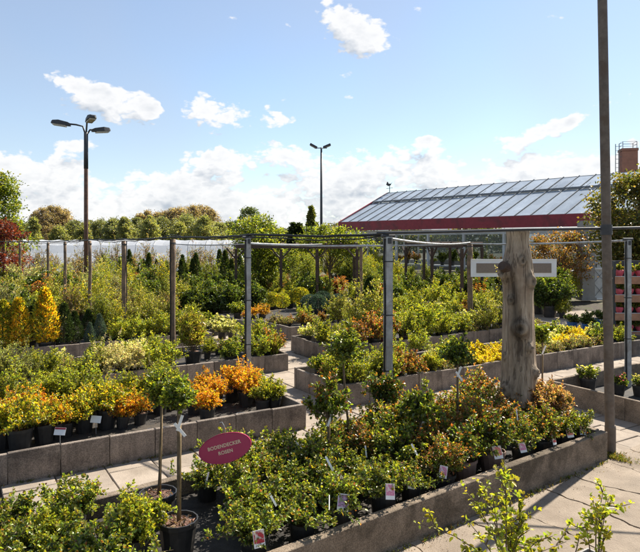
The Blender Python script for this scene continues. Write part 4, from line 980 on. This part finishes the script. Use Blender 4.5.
bpy.context.view_layer.update()
TAKEN = [o.location.copy() for o in bpy.data.objects if o.parent is None and o.get('category')]
def fill_bed(i, n, kinds, where, s0=0.0, s1=1.0, gap=.34):
    o, th, L, W = BEDS[i]; k = 0
    for _ in range(n * 8):
        s_, t_ = L * R.uniform(s0, s1), R.uniform(.24, W - .24); s_ = min(max(s_, .25), L - .25)
        p = Vector((o.x + s_ * math.cos(th) - t_ * math.sin(th), o.y + s_ * math.sin(th) + t_ * math.cos(th), FILL))
        if not in_view(p, 1.05) or any((p - q_).length < gap for q_ in TAKEN): continue
        kd, nm, lk, sc = R.choice(kinds); TAKEN.append(p.copy()); k += 1
        plant(kd, nm, lk + ' ' + where, 'shrub', lk + 's ' + where, p, sc * R.uniform(.75, 1.2))
        if k >= n: break
MIXK = [('shrub_lime', 'filler_shrub', 'loose lime filler shrub', .75), ('shoots_green', 'filler_shrub', 'thin shooting green filler shrub', .7), ('shrub_bronze', 'filler_shrub', 'small bronze filler shrub', .65),
        ('perennial_green', 'filler_shrub', 'low leafy filler plant', 1.0), ('heather', 'filler_shrub', 'dull heathery filler plant', 1.1), ('spirea_green', 'filler_shrub', 'lime cushion filler shrub', .9), ('perennial_pale', 'filler_shrub', 'pale variegated filler plant', 1.0)]
fill_bed(6, 26, MIXK, 'in the bed beside the bare trunk'); fill_bed(7, 26, MIXK, 'in the bed of the red pot'); fill_bed(10, 24, MIXK, 'in the bed under the pergola')
fill_bed(2, 16, MIXK, 'in the willow bed', 0, .66); fill_bed(2, 5, MIXK, 'near the end of the willow bed', .84, 1); fill_bed(3, 18, MIXK, 'in the thuja bed', .3, 1); fill_bed(4, 14, MIXK, 'in the bed behind the thujas', .5, 1); fill_bed(1, 4, MIXK[:1] + MIXK[1:2] * 3 + MIXK[5:6], 'in the spirea bed', 0, .75, .42)

# ------------------------------------------------------------------ shrub rows of the middle distance
proto('shrub_silver', [shrub(395 + i, .95, .42, 44, 34, .036, .016, [(GREYG, 4), ((.30, .31, .19), 3), (OLIVE, 2)], [((.46, .46, .33), 3), (CREAM, 1.2), (GREYG, 2)], .5, 1.1, .2, 4, wild=.4) for i in range(2)], (.14, .22))
ROWS = [('shrub_silver', 'silver_shrub', 'silvery grey leaved bush in the shrub field', 'shrub', 'silvery bushes of the shrub field', 1.8, .9, 1.3),
        ('shrub_twiggy', 'twiggy_bush', 'tall twiggy yellow green bush in the shrub field', 'shrub', 'twiggy bushes of the shrub field', 3, .95, 1.25),
        ('shrub_tall_yellow', 'tall_shrub', 'tall yellow leaved bush in the shrub field', 'shrub', 'yellow bushes of the shrub field', 2.2, .8, 1.05),
        ('shrub_tall_green', 'tall_shrub', 'tall fresh green bush in the shrub field', 'shrub', 'green bushes of the shrub field', 2.2, .75, 1.0),
        ('shrub_bare', 'bare_shrub', 'brown half bare bush in the shrub field', 'shrub', 'half bare bushes of the shrub field', 1.6, .9, 1.2),
        ('shrub_dark', 'dark_shrub', 'dark evergreen bush in the shrub field', 'shrub', 'evergreen bushes of the shrub field', 1.3, 1.0, 1.5),
        ('shrub_bronze', 'bronze_shrub', 'rusty bronze bush in the shrub field', 'shrub', 'bronze bushes of the shrub field', 1.2, 1.2, 1.7),
        ('shrub_lime', 'lime_shrub', 'low lime green bush in the shrub field', 'shrub', 'lime bushes of the shrub field', 1.6, 1.1, 1.6)]
WT = [r[5] for r in ROWS]
# left field rows (a range, b, step)
for b, step, amin, amax, smul in ((13.9, .8, -6, 3.2, .7), (14.7, .65, -6, 4.8, .78), (16.9, .65, -8, 5.4, .85), (17.8, .6, -8, 5.4, .92), (19.0, .8, -9, 5.6, .95), (20.1, .65, -10, 6, 1.0), (21.0, .7, -10, 6, 1.08),
                                  (22.4, .75, -11, 6, 1.12), (23.8, .8, -11, 6, 1.15), (25.4, .85, -12, 6, 1.18), (27.2, .95, -12, 6, 1.2), (29.2, 1.1, -12, 6, 1.2)):
    a = amin
    while a < amax:
        a += step * R.uniform(.8, 1.2); p = AB(a, b + R.uniform(-.2, .2), FILL if b < 21.6 else 0)
        px = 320 + FPX * p.x / p.y
        if px < -14 or px > 262 or (b < 15.5 and px > 185): continue
        if b < 15.5 and px < 95: continue
        r = R.choices(ROWS, WT)[0]
        if px > 185: r = ROWS[R.choice((3, 5, 5, 7, 7, 1))]
        sc = R.uniform(r[6], r[7]) * smul * (.72 if px > 185 else 1.0)
        plant(r[0], r[1], r[2], r[3], r[4], p, sc)
# narrow dark cypresses before the white tunnel
for k in range(22):
    px = 100 + k * 6.6 + R.uniform(-5, 5); d = R.uniform(26, 35)
    plant('cypress_dark', 'young_cypress', 'young dark narrow cypress in front of the white tunnel', 'conifer', 'young cypresses before the tunnel', AT(px, d), R.uniform(.6, 1.15), tilt=.03)
# pots to the right of the pergola and behind
for k in range(110):
    px = R.uniform(225, 520); d = R.uniform(22, 31); p = AT(px, d)
    if inside(p, .2): continue
    kind, nm, lb, gp, s0 = R.choice([('shrub_dark', 'dark_shrub', 'dark evergreen in the shade around the pergola', 'dark evergreens around the pergola', 1.1), ('shrub_lime', 'lime_shrub', 'lime bush in the shade around the pergola', 'lime bushes around the pergola', 1.2),
                                     ('perennial_green', 'perennial', 'low perennial in the shade around the pergola', 'perennials around the pergola', 1.5), ('shrub_tall_green', 'tall_shrub', 'tall fresh bush around the pergola', 'tall bushes around the pergola', .8),
                                     ('shrub_bronze', 'bronze_shrub', 'bronze bush in the shade around the pergola', 'bronze bushes around the pergola', 1.2)])
    plant(kind, nm, lb, 'shrub', gp, p, s0 * R.uniform(.8, 1.2))
put('shrub_dark', 'dark_shrub', 'dark evergreen shrub in the block behind the low perennials', 'shrub', 'evergreen block behind the perennials', [(190 + 9 * (k % 8) + (k // 8) * 4, 318 - 10 * (k // 8) + R.uniform(-2, 2)) for k in range(24)], z=0, sc=(.95, 1.3))
put('shrub_lime', 'lime_shrub', 'lime shrub mixed into the dark evergreen block', 'shrub', 'lime shrubs in the evergreen block', [(182 + 13 * (k % 6), 311 - 9 * (k // 6) + R.uniform(-2, 2)) for k in range(12)], z=0, sc=(.9, 1.3))
put('shrub_tall_green', 'tall_shrub', 'tall green shrub behind the dark evergreen block', 'shrub', 'tall shrubs behind the evergreen block', [(188 + 9 * k, 289 + R.uniform(-2, 2)) for k in range(8)], z=0, sc=(.75, 1.0))
for k in range(46):
    plant(*R.choice([('shrub_tall_green', 'tall_shrub', 'tall green bush between the pergolas and the greenhouse', 'shrub', 'green bushes before the greenhouse'), ('shrub_tall_yellow', 'tall_shrub', 'tall yellow bush between the pergolas and the greenhouse', 'shrub', 'yellow bushes before the greenhouse'),
                     ('shrub_dark', 'dark_shrub', 'dark evergreen between the pergolas and the greenhouse', 'shrub', 'evergreens before the greenhouse')]), AT(R.uniform(245, 400), R.uniform(31, 41)), R.uniform(.9, 1.35))
for k in range(20):
    plant('shrub_bare', 'bare_shrub', 'tall half bare bush close before the white tunnel', 'shrub', 'bare bushes before the tunnel', AT(8 + 12 * k + R.uniform(-5, 5), R.uniform(33, 42)), R.uniform(1.3, 1.9))
put('shrub_red', 'red_shrub', 'small red leaved bush behind the conifer balls', 'shrub', 'red leaved bushes behind the balls', [(338, 298, .8), (341, 302, .6)], z=0)

# ------------------------------------------------------------------ lamps
o = thing('lamp_post', 'tall rusty brown lamp post with three grey lamp heads', 'lamp post', AT(86, 24))
MB().tube([(0, 0, -.05), (0, 0, 3.6), (0, 0, 5.6), (0, 0, 6.75)], [.085, .08, .075, .07], 10).obj('column', M_LAMPPOLE, o, True)
MB().tube([(0, 0, 5.35), (0, 0, 6.8)], [.085, .08], 10).obj('upper_column', M_DARK, o, True)
MB().lathe([(.13, 0), (.13, .5), (.09, .55)], 10).obj('base_door', M_LAMPPOLE, o)
for dx, dy, ex, hz in ((-1, -.15, .62, 7.10), (.62, -.78, .22, 7.22), (.8, .6, .26, 6.92)):
    v = Vector((dx, dy, 0)).normalized()
    ah = MB(); ah.tube([(0, 0, 6.65), tuple(v * .12 + Vector((0, 0, hz - .06))), tuple(v * ex * .6 + Vector((0, 0, hz))), tuple(v * ex + Vector((0, 0, hz + .02)))], .035, 7)
    ah.obj('arm', M_DARK, o, True)
    q = v.to_track_quat('X', 'Z').to_matrix() @ Matrix.Rotation(math.radians(-8), 3, 'Y'); c = v * (ex + .32) + Vector((0, 0, hz + .03)); mb = MB()
    prof = [(-.36, .07, .05), (-.25, .13, .09), (.1, .17, .12), (.32, .14, .08), (.38, .06, .03)]; vs = []
    for x, wy, hz_ in prof: vs += [c + q @ Vector((x, y * wy, zz)) for y, zz in ((-1, -.05), (1, -.05), (.8, hz_), (-.8, hz_))]
    fs = [(i * 4 + k, i * 4 + (k + 1) % 4, i * 4 + 4 + (k + 1) % 4, i * 4 + 4 + k) for i in range(4) for k in range(4)] + [(3, 2, 1, 0), (16, 17, 18, 19)]
    hd = mb.add(vs, fs).obj('lamp_head', M_DARK, o)
    MB().box(c + q @ Vector((.05, 0, -.075)), (.5, .24, .06), M=q).obj('lamp_lens', M_LENS, hd)
o = thing('floodlight_mast', 'slim grey mast with two floodlights beyond the pergola', 'floodlight', AT(321.3, 48))
MB().tube([(0, 0, -.05), (0, 0, 9.9)], [.13, .075], 10).obj('mast', M_DARK, o, True)
MB().bar((-.55, 0, 9.85), (.45, 0, 9.85), .06, .06).obj('crossbar', M_DARK, o)
for x, rx in ((-.62, .5), (.45, -.4)):
    q = Matrix.Rotation(rx, 3, 'Y'); fl = MB().box((x, 0, 10.02), (.62, .4, .16), M=q).obj('floodlight', M_DARK, o)
    MB().box((x, 0, 10.02) + (q @ Vector((0, -.02, -.09))) if False else Vector((x, 0, 10.02)) + q @ Vector((0, 0, -.09)), (.5, .3, .03), M=q).obj('lamp_lens', M_LENS, fl)

# ------------------------------------------------------------------ greenhouse
E0 = AT(340, 45); E1d = Vector((11.75, -15, 0)).normalized(); PD = Vector((-E1d.y, E1d.x, 0))     # eave start, eave direction (to the right), inward
GL, GWH, EZ0, EZ1, RZ = 34.0, 5.1, 3.18, 3.82, 6.2
gh = thing('greenhouse', 'long greenhouse with glazed roof and dark red fascia', 'greenhouse', (E0.x, E0.y, 0), math.atan2(E1d.y, E1d.x))
# local: x along the eave, y inward
MB().box((GL / 2, -.08, (EZ0 + EZ1) / 2), (GL, .16, EZ1 - EZ0)).obj('fascia', M_REDP, gh)
MB().box((GL / 2, .25, EZ0 - .19), (GL, .12, .32)).obj('gutter_band', M_BAND, gh)
MB().bar((0, GWH, RZ + .03), (GL, GWH, RZ + .03), .18, .10).obj('ridge', M_MULL, gh)
for s, ya in ((0, 0.0), (1, 2 * GWH)):
    mb = MB(); mb.bar((-.06, ya, EZ1 - .12), (-.06, GWH, RZ - .05), .14, .34); mb.obj('gable_rake', M_REDP, gh)
def onroof(x, f, dz=0.0): return Vector((x, f * GWH, EZ1 + (RZ - EZ1) * f + dz))
NP = 34; pw = GL / NP; SPLIT = .66
for i in range(NP):
    for f0, f1, up0 in ((.015, SPLIT - .02, 0), (SPLIT, .985, .10)):
        x0, x1 = i * pw + .05, (i + 1) * pw - .05
        p = [onroof(x0, f0, up0), onroof(x1, f0, up0), onroof(x1, f1, up0), onroof(x0, f1, up0)]
        nr = Vector((0, -(RZ - EZ1), GWH)).normalized() * .03
        MB().add([*p, *[v - nr for v in p]], [(0, 1, 2, 3), (7, 6, 5, 4), (0, 4, 5, 1), (1, 5, 6, 2), (2, 6, 7, 3), (3, 7, 4, 0)]).obj('roof_pane', M_PANE, gh)
    for f0, f1, up0 in ((0, SPLIT, .02), (SPLIT, 1, .12)):
        MB().bar(onroof(i * pw, f0, up0), onroof(i * pw, f1, up0), .05, .05).obj('glazing_bar', M_MULL, gh)
MB().bar(onroof(0, SPLIT, .06), onroof(GL, SPLIT, .06), .14, .12).obj('vent_rail', M_MULL, gh)
for i in range(NP):
    MB().bar(onroof(i * pw + .2, SPLIT - .05, .05), onroof(i * pw + .45, SPLIT + .05, .2), .03, .03).obj('vent_arm', M_BAND, gh)
# far slope, gable glazing, posts, back wall
for i in range(NP // 2):
    x0, x1 = i * pw * 2 + .05, (i + 1) * pw * 2 - .05
    MB().add([(x0, GWH, RZ), (x1, GWH, RZ), (x1, 2 * GWH, EZ1), (x0, 2 * GWH, EZ1)], [(0, 1, 2, 3)]).obj('roof_pane', M_PANE, gh)
for i in range(6):
    y0, y1 = i * GWH / 3 + .04, (i + 1) * GWH / 3 - .04
    h_ = lambda y: EZ1 + (RZ - EZ1) * (1 - abs(y - GWH) / GWH) - .15
    MB().add([(.02, y0, .9), (.02, y1, .9), (.02, y1, h_(y1)), (.02, y0, h_(y0))], [(0, 1, 2, 3)]).obj('gable_pane', M_GLASS, gh)
    MB().box((.03, y0, 1.9), (.1, .1, 3.8)).obj('gable_post', M_BAND, gh)
MB().box((.03, GWH, .44), (.12, 2 * GWH, .88)).obj('plinth', M_BAND, gh)
for i in range(13): MB().box((i * GL / 12, .25, 1.5), (.14, .14, 3.0)).obj('eave_post', M_BAND, gh)
for i in range(12): MB().box(((i + .5) * GL / 12, 2 * GWH, 1.95), (GL / 12 - .1, .05, 2.2)).obj('back_pane', M_GLASS, gh)
MB().box((GL / 2, 2 * GWH, .44), (GL, .15, .88)).obj('plinth', M_GREYP, gh)
# weather vane
vv = MB(); vv.tube([(.1, GWH, RZ), (.1, GWH, RZ + .75)], .03, 6); vv.bar((-.25, GWH, RZ + .45), (.45, GWH, RZ + .45), .03, .03)
vv.add([(-.3, GWH, RZ + .75), (-.05, GWH, RZ + .62), (.2, GWH, RZ + .66), (.45, GWH, RZ + .95), (.25, GWH, RZ + .8), (0, GWH, RZ + .82), (-.12, GWH, RZ + 1.0), (-.2, GWH, RZ + .95)], [tuple(range(8))])
vv.obj('weather_vane', M_DARK, gh)
# staging tables with plants inside
for i in range(6):
    lx = 3 + i * 5; wp = E0 + E1d * lx + PD * 3.2
    o = thing('staging_table', 'long grey staging table inside the greenhouse', 'table', (wp.x, wp.y, 0), gh.rotation_euler.z, 'staging tables inside the greenhouse')
    MB().box((0, 0, .75), (4.2, 1.2, .06)).obj('tabletop', M_BAND, o)
    for sx in (-1.9, 1.9):
        for sy in (-.5, .5): MB().box((sx, sy, .36), (.06, .06, .72)).obj('leg', M_MULL, o)
    for k in range(5):
        wq = E0 + E1d * (lx - 1.7 + k * .85) + PD * 3.2
        kd = R.choice((('perennial_green', 'green leafy pot plant on a greenhouse staging table', 'green plants on the staging tables'), ('shrub_bronze', 'bronze pot plant on a greenhouse staging table', 'bronze plants on the staging tables'), ('shrub_dark', 'dark pot plant on a greenhouse staging table', 'dark plants on the staging tables')))
        plant(kd[0], 'greenhouse_plant', kd[1], 'pot plant', kd[2], (wq.x, wq.y, .78), R.uniform(1.0, 1.3))
for k in range(16):
    lx = R.uniform(1, 26); wq = E0 + E1d * lx + PD * R.uniform(-1.6, -.4)
    plant(R.choice(('shrub_tall_green', 'shrub_dark', 'shrub_lime')), 'eave_shrub', 'bush standing outside below the red greenhouse fascia', 'shrub', 'bushes below the greenhouse fascia', (wq.x, wq.y, 0), R.uniform(.9, 1.3))

# brick chimney with ladder
CH = AT(628, 47); o = thing('brick_chimney', 'square red brick chimney with an iron ladder behind the greenhouse', 'chimney', CH, math.radians(-12))
MB().box((0, 0, 4.7), (1.12, 1.12, 9.4)).obj('shaft', M_BRICK, o)
MB().box((0, 0, 9.52), (1.2, 1.2, .2)).obj('cap', M_BRICK, o)
lad = MB()
for dx in (-.72, -.98): lad.bar((dx, -.3, 4), (dx, -.3, 10.0), .05, .05)
for k in range(18): lad.bar((-.98, -.3, 4.2 + k * .33), (-.72, -.3, 4.2 + k * .33), .03, .03)
for z in (5, 7, 9): lad.bar((-.75, -.3, z), (-.54, -.3, z), .04, .04)
lad.obj('ladder', M_MULL, o)
rl = MB()
for x, y in ((-.5, -.5), (.5, -.5), (.5, .5), (-.5, .5)): rl.bar((x, y, 9.6), (x, y, 10.15), .04, .04)
for z in (9.9, 10.14): 
    for a, b in (((-.5, -.5), (.5, -.5)), ((.5, -.5), (.5, .5)), ((.5, .5), (-.5, .5)), ((-.5, .5), (-.5, -.5))): rl.bar((*a, z), (*b, z), .025, .025)
rl.obj('railing', M_MULL, o)

# ------------------------------------------------------------------ timber pergolas
def pergola(label, pts_front, pts_back, z, brace=True, slats=9):
    c = sum(pts_front, Vector()) / len(pts_front); o = thing('pergola', label, 'pergola', (c.x, c.y, 0))
    L = lambda p, zz: Vector((p.x - c.x, p.y - c.y, zz))
    for p in pts_front + pts_back:
        MB().box(L(p, z / 2 - .05), (.09, .09, z - .1), .3).obj('post', M_DWOOD, o)
    for row in (pts_front, pts_back):
        MB().bar(L(row[0], z), L(row[-1], z), .10, .16).obj('beam', M_DWOOD, o)
        d = (row[-1] - row[0]).normalized()
        if brace and row is pts_front:
            for p in row:
                for s in (-1, 1): MB().bar(L(p, z - .5), L(p + d * s * .38, z - .08), .05, .05).obj('brace', M_DWOOD, o)
    for k in range(slats):
        t = k / (slats - 1); MB().bar(L(pts_front[0].lerp(pts_front[-1], t), z + .10), L(pts_back[0].lerp(pts_back[-1], t), z + .10), .07, .06).obj('rafter', M_DWOOD, o)
    return o
pergola('dark timber pergola covered with a climbing vine', [AT(236, 23), AT(281, 22.6), AT(317, 22.2), AT(357, 22)], [AT(246, 27), AT(284, 26.6), AT(318, 26.2), AT(354, 26)], 2.26)
pergola('dark timber pergola in front of the greenhouse', [AT(406, 25.5), AT(432, 23), AT(462, 21)], [AT(424, 28), AT(450, 25.6), AT(482, 23.4)], 2.3, slats=7)


# ------------------------------------------------------------------ trees
def tree(label, loc, h, r, seed, cols, tips=None, crown_lo=.25, shape='round', n_cl=60, lpc=70, L=.3, trunk_r=None, group=None, name='tree', cat='tree', rx=1.0, trans=None, gap=.25):
    rng = np.random.default_rng(seed); o = thing(name, label, cat, loc, 0, group); tr = trunk_r or h * .02
    c0 = h * crown_lo; ch = h - c0; Ps, Ds, Cs = [], [], []
    wood = MB(); wood.tube([(0, 0, -.1), (rng.normal(0, .02 * h), 0, h * .4), (rng.normal(0, .03 * h), 0, h * .86)], [tr, tr * .75, tr * .2], 7)
    for i in range(n_cl):
        u = rng.uniform(.02, 1); th = rng.uniform(0, 6.283)
        if shape == 'round': pr = math.sqrt(max(0, 1 - (2 * u - 1) ** 2)) ** .8
        elif shape == 'column': pr = (math.sin(min(1, u * .95 + .05) * math.pi) ** .45) * (1 - .55 * u)
        else: pr = math.sin(min(1, u * .8 + .2) * math.pi) ** .6
        pr *= 1 + .30 * math.sin(3 * th + seed) * math.sin(u * 8 + seed * 1.7) + .12 * math.sin(7 * th + seed * 2.1)
        rr = r * pr * rng.uniform(.2, 1.0) ** .6; c = np.array([math.cos(th) * rr * rx, math.sin(th) * rr, c0 + ch * u])
        cr = r * rng.uniform(.14, .30) * (1.0 if shape != 'column' else .8); k = lpc
        dv = nrm(rng.normal(0, 1, (k, 3))); rad = cr * rng.uniform(.3, 1.05, (k, 1)) ** .6 * np.where(rng.uniform(0, 1, (k, 1)) < .28, rng.uniform(1.2, 2.1, (k, 1)), 1.0)
        p = c + dv * rad * np.array([1, 1, .75]); Ps.append(p); Ds.append(dv * .7 + rng.normal(0, .5, (k, 3)) + np.array([0, 0, .1]))
        cc = palette(rng, k, cols, .16) * rng.uniform(.8, 1.2)
        if tips: mk = rng.uniform(0, 1, k) < .35; cc[mk] = palette(rng, k, tips)[mk]
        Cs.append(cc)
        if i % 3 == 0: wood.tube([(0, 0, max(h * .18, c[2] * .55)), tuple(c * np.array([.5, .5, .85])), tuple(c)], [tr * .4, tr * .25, tr * .08], 4, False)
    Ps, Ds, Cs = np.concatenate(Ps), np.concatenate(Ds), np.concatenate(Cs); n = len(Ps)
    cme = leaf_mesh('crown', Ps, Ds, L * rng.uniform(.6, 1.3, n), L * .62 * rng.uniform(.7, 1.2, n), Cs, rng, M_LEAF, hexa=False)
    wo = wood.obj('trunk', M_STEM, o); co = link('crown', cme, o); co['kind'] = 'stuff'; return o
FG1 = [((.18, .205, .115), 3), ((.22, .235, .13), 3), ((.15, .17, .10), 2)]; FG2 = [((.24, .265, .125), 3), ((.28, .285, .14), 2)]  # far greens paled and greyed: distance haze put into the leaf colour
FBR = [((.31, .245, .20), 3), ((.35, .27, .22), 2), ((.24, .22, .15), 2)]; FDK = [((.03, .05, .022), 3), (DGREEN, 2)]
def far_tree(px, top, d, wpx, cols, shape, label, seed, lo=.04, group='trees of the distant tree line', **k):
    h = CAM_H + (HOR - top) / FPX * d; wpx *= 1.45; return tree(label, AT(px, d), h, wpx / FPX * d, seed, cols, None, lo, shape, group=group, L=.26, **{'n_cl': 130, 'lpc': 55, **k})
lab_b = 'reddish brown budding tree in the distant tree line'; lab_g = 'green tree in the distant tree line'; lab_l = 'pale lime tree in the distant tree line'
sd = 800
for px, top, wpx in ((36, 213, 7), (43, 209, 8), (50, 207, 8), (57, 208, 8), (65, 210, 7), (140, 215, 7), (165, 213, 8), (179, 209, 8), (193, 207, 8), (206, 208, 8), (147, 212, 8), (158, 214, 8), (172, 211, 10), (186, 208, 10), (200, 207, 11), (211, 210, 8)):
    sd += 1; far_tree(px, top, 112 + R.uniform(-4, 4), wpx, FBR, 'egg', lab_b, sd)
for px, top, wpx in ((74, 222, 10), (100, 221, 11), (113, 220, 9), (124, 221, 9), (137, 219, 9), (162, 219, 12), (187, 216, 13), (218, 224, 9), (229, 224, 9), (90, 222, 8), (146, 222, 10), (27, 226, 8), (300, 232, 10), (330, 230, 9), (15, 222, 9), (270, 226, 9), (345, 231, 9), (285, 232, 9)):
    sd += 1; far_tree(px, top, 100 + R.uniform(-5, 5), wpx, FG1, 'egg', lab_g, sd)
for px, top, wpx in ((34, 219, 5), (124, 217, 5), (150, 217, 6), (205, 218, 9), (178, 224, 8), (60, 228, 9), (84, 228, 7)):
    sd += 1; far_tree(px, top, 92 + R.uniform(-3, 3), wpx, FG2, 'egg', lab_l, sd)
far_tree(248, 209, 80, 8, [((.10, .13, .07), 3), (MGREEN, 1)], 'round', 'thin crowned round tree rising behind the vine pergola', 871, .4, None, n_cl=60)
far_tree(311, 207, 75, 5, [((.10, .125, .05), 3), (OLIVE, 2)], 'column', 'slim poplar column left of the floodlight mast', 872, .1, None)
for k, px in enumerate((293, 299)): far_tree(px, 224, 70, 4, FDK, 'egg', 'dark conifer beyond the pergola left of the poplar', 873 + k, .05, 'dark conifers beyond the pergola')
tree('full green tree at the edge behind the red maple', AT(-10, 36), 6.6, 1.9, 880, [(MGREEN, 3), (LGREEN, 4), ((.10, .15, .03), 3)], [(LGREEN, 2), (YGREEN, 1)], .2, 'egg', 110, 130, .17)
tree('red leaved maple in front of the white tunnel', AT(4, 26), 3.25, 1.05, 881, [((.15, .03, .03), 3), ((.20, .05, .04), 2), ((.10, .03, .025), 2)], None, .25, 'round', 60, 80, .11)
tree('dense evergreen tree beside the steel pole and plant rack', AT(641, 19.5), 4.5, 1.55, 882, [((.05, .065, .018), 3), ((.10, .105, .03), 3), ((.16, .13, .04), 2)], [((.24, .19, .06), 2), (OLIVE, 2)], .33, 'round', 130, 130, .12, .13)
tree('climbing vine heaped over the timber pergola', AT(258, 24.6), 3.35, 1.25, 883, [(MGREEN, 3), (LGREEN, 3), (DGREEN, 2)], [(LGREEN, 3), (YGREEN, 1)], .18, 'round', 90, 110, .11, .06, name='climbing_vine', cat='vine', rx=.9)
tree('low vine on the pergola roof by the mast', AT(330, 25), 2.95, .95, 884, [(MGREEN, 3), (LGREEN, 3), (YGREEN, 1)], None, .62, 'round', 60, 80, .11, .05, name='climbing_vine', cat='vine', rx=1.6)
tree('dry orange brown creeper below the greenhouse fascia', AT(560, 24.5), 2.75, 1.1, 885, [((.26, .14, .05), 3), ((.20, .11, .05), 3), (OLIVE, 1)], None, .35, 'round', 60, 90, .10, .06, name='climbing_vine', cat='vine', rx=1.5)
# low hedge along the far boundary
rng = np.random.default_rng(77); n = 26000; Ps = np.stack([rng.uniform(-90, 40, n), rng.uniform(118, 124, n), rng.uniform(0, 1, n) ** .7 * 6.2], 1)
Ps[:, 2] *= .75 + .25 * np.sin(Ps[:, 0] * .35) * np.sin(Ps[:, 0] * .13 + 1)
o = link('far_wood', leaf_mesh('far_wood', Ps, rng.normal(0, 1, (n, 3)), rng.uniform(.4, .9, n), rng.uniform(.3, .6, n), palette(rng, n, [((.13, .16, .06), 3), ((.18, .20, .07), 3), ((.22, .18, .10), 1)]), rng, M_LEAF, hexa=False))
o['kind'] = 'stuff'; tag(o, 'continuous dark green wood edge behind the distant trees', 'wood')

# ------------------------------------------------------------------ white film tunnel at the boundary
T0, T1 = AT(-40, 47), AT(240, 47); o = thing('film_tunnel', 'long white plastic film tunnel below the distant trees', 'tunnel', (T0.x, T0.y, 0))
TL = (T1 - T0).length; nseg = 16
for k in range(nseg):
    vs, fs = [], []; x0, x1 = k * TL / nseg + .03, (k + 1) * TL / nseg - .03
    prof = [(0, 0), (0, 1.5), (.25, 2.1), (.9, 2.42), (2.0, 2.5), (3.1, 2.42), (3.75, 2.1), (4, 1.5), (4, 0)]
    for x in (x0, (x0 + x1) / 2, x1):
        for y, z in prof: vs.append((x, y + (.05 if abs(x - (x0 + x1) / 2) < .01 else 0), z - (.04 if abs(x - (x0 + x1) / 2) < .01 else 0)))
    m_ = len(prof)
    for i in range(2):
        for j in range(m_ - 1): fs.append((i * m_ + j, (i + 1) * m_ + j, (i + 1) * m_ + j + 1, i * m_ + j + 1))
    MB().add(vs, fs).obj('film_panel', M_POLY, o)
    MB().tube([(k * TL / nseg, y - (.02 if y < 2 else -.02), z + .01) for y, z in prof], .03, 5).obj('hoop', M_GALV, o)

# ------------------------------------------------------------------ white board, lattice gate, pillar, plant rack
b0, b1 = PT['470'], PT['516']; bc = AT(513.5, 15.72, CAM_H - 28 / FPX * 15.72)
o = thing('white_board', 'long white board with two brown grille panels behind the trunk', 'board', (bc.x, bc.y, 0))
MB().box((0, 0, bc.z), (2.24, .05, .46)).obj('panel', M_WHITE, o)
for x in (-.62, .62):
    g = MB().box((x, -.032, bc.z), (.72, .014, .25)).obj('grille', M_GRILLE, o)
    for k in range(8): MB().box((x, -.042, bc.z - .11 + k * .0315), (.70, .006, .012)).obj('grille_slat', M_GRILLE, g)
MB().box((0, -.03, bc.z + .225), (2.24, .02, .02)).obj('top_edge', M_WHITE, o)
o = thing('pillar', 'broad grey plastered pillar beside the white lattice gate', 'pillar', AT(586, 25))
MB().box((0, 0, 1.65), (.52, .5, 3.3)).obj('shaft', M_GREYP, o); MB().box((0, 0, .06), (.62, .6, .12)).obj('plinth', M_GREYP, o)
o = thing('lattice_gate', 'white metal gate with crossed lattice beside the pillar', 'gate', AT(599.5, 25.1))
gm = MB()
for x in (-.28, .28): gm.box((x, 0, 1.3), (.05, .05, 2.6))
for z in (.04, 1.3, 2.58): gm.box((0, 0, z), (.51, .05, .06))
gm.obj('gate_frame', M_WHITE, o); MB().box((0, .03, 1.3), (.5, .012, 2.5)).obj('gate_panel', M_BAND, o)
for k in range(4):
    for s in (-1, 1): MB().bar((-.25 * s, -.01 - .012 * (s > 0), .1 + k * .6), (.25 * s, -.01 - .012 * (s > 0), .7 + k * .6), .02, .012).obj('lattice_bar', M_MULL, o)
RK = AT(626, 14.2); o = thing('plant_rack', 'tall dark rack with orange brown shelf boards of pink pots', 'rack', (RK.x, RK.y, 0), math.radians(-4))
W0, W1 = -.28, 2.2
MB().box(((W0 + W1) / 2, .42, 1.0), (W1 - W0, .03, 2.0)).obj('back_panel', M_DARK, o)
for x in (W0, .95, W1):
    for y in (-.03, .38): MB().box((x, y, 1.0), (.05, .05, 2.0)).obj('upright', M_DARK, o)
TIERS = [.32, .75, 1.18, 1.61]
ppot = MB(); ppot.lathe([(.035, 0), (.06, .05), (.095, .12), (.10, .16), (.085, .185), (.04, .175)], 12); ppot_me = ppot.mesh('pot', M_POTP, True)
PROTO['pink_pot'] = [[('pot', ppot_me, 0)] + [(n_, m_, .16) for n_, m_, _ in v] for v in PROTO['shelf_green']]
for k, z in enumerate(TIERS):
    MB().box(((W0 + W1) / 2, .17, z - .03), (W1 - W0 - .07, .36, .025)).obj('shelf', M_GREYP, o)
    MB().box(((W0 + W1) / 2, -.07, z - .06), (W1 - W0, .024, .17)).obj('shelf_board', M_SHELF, o)
    MB().box(((W0 + W1) / 2, -.088, z + .03), (W1 - W0, .014, .014)).obj('price_rail', M_BAND, o)
    for i in range(7):
        x = W0 + .16 + i * .235; wp = Matrix.Rotation(math.radians(-4), 3, 'Z') @ Vector((x, .08 + R.uniform(-.01, .03), 0)) + Vector((RK.x, RK.y, z - .017))
        if 320 + FPX * wp.x / wp.y > 700: continue
        plant('pink_pot', 'pink_pot_plant', 'small plant in a coral pink pot on the %s shelf of the rack' % ('lowest', 'second lowest', 'second highest', 'topmost')[k], 'potted plant', 'pink pots on the rack shelf %s' % ('low', 'second', 'third', 'top')[k], wp, R.uniform(.95, 1.05), tilt=.01)
print('objects', len(bpy.data.objects), 'tris', sum(len(m.polygons) for m in bpy.data.meshes))
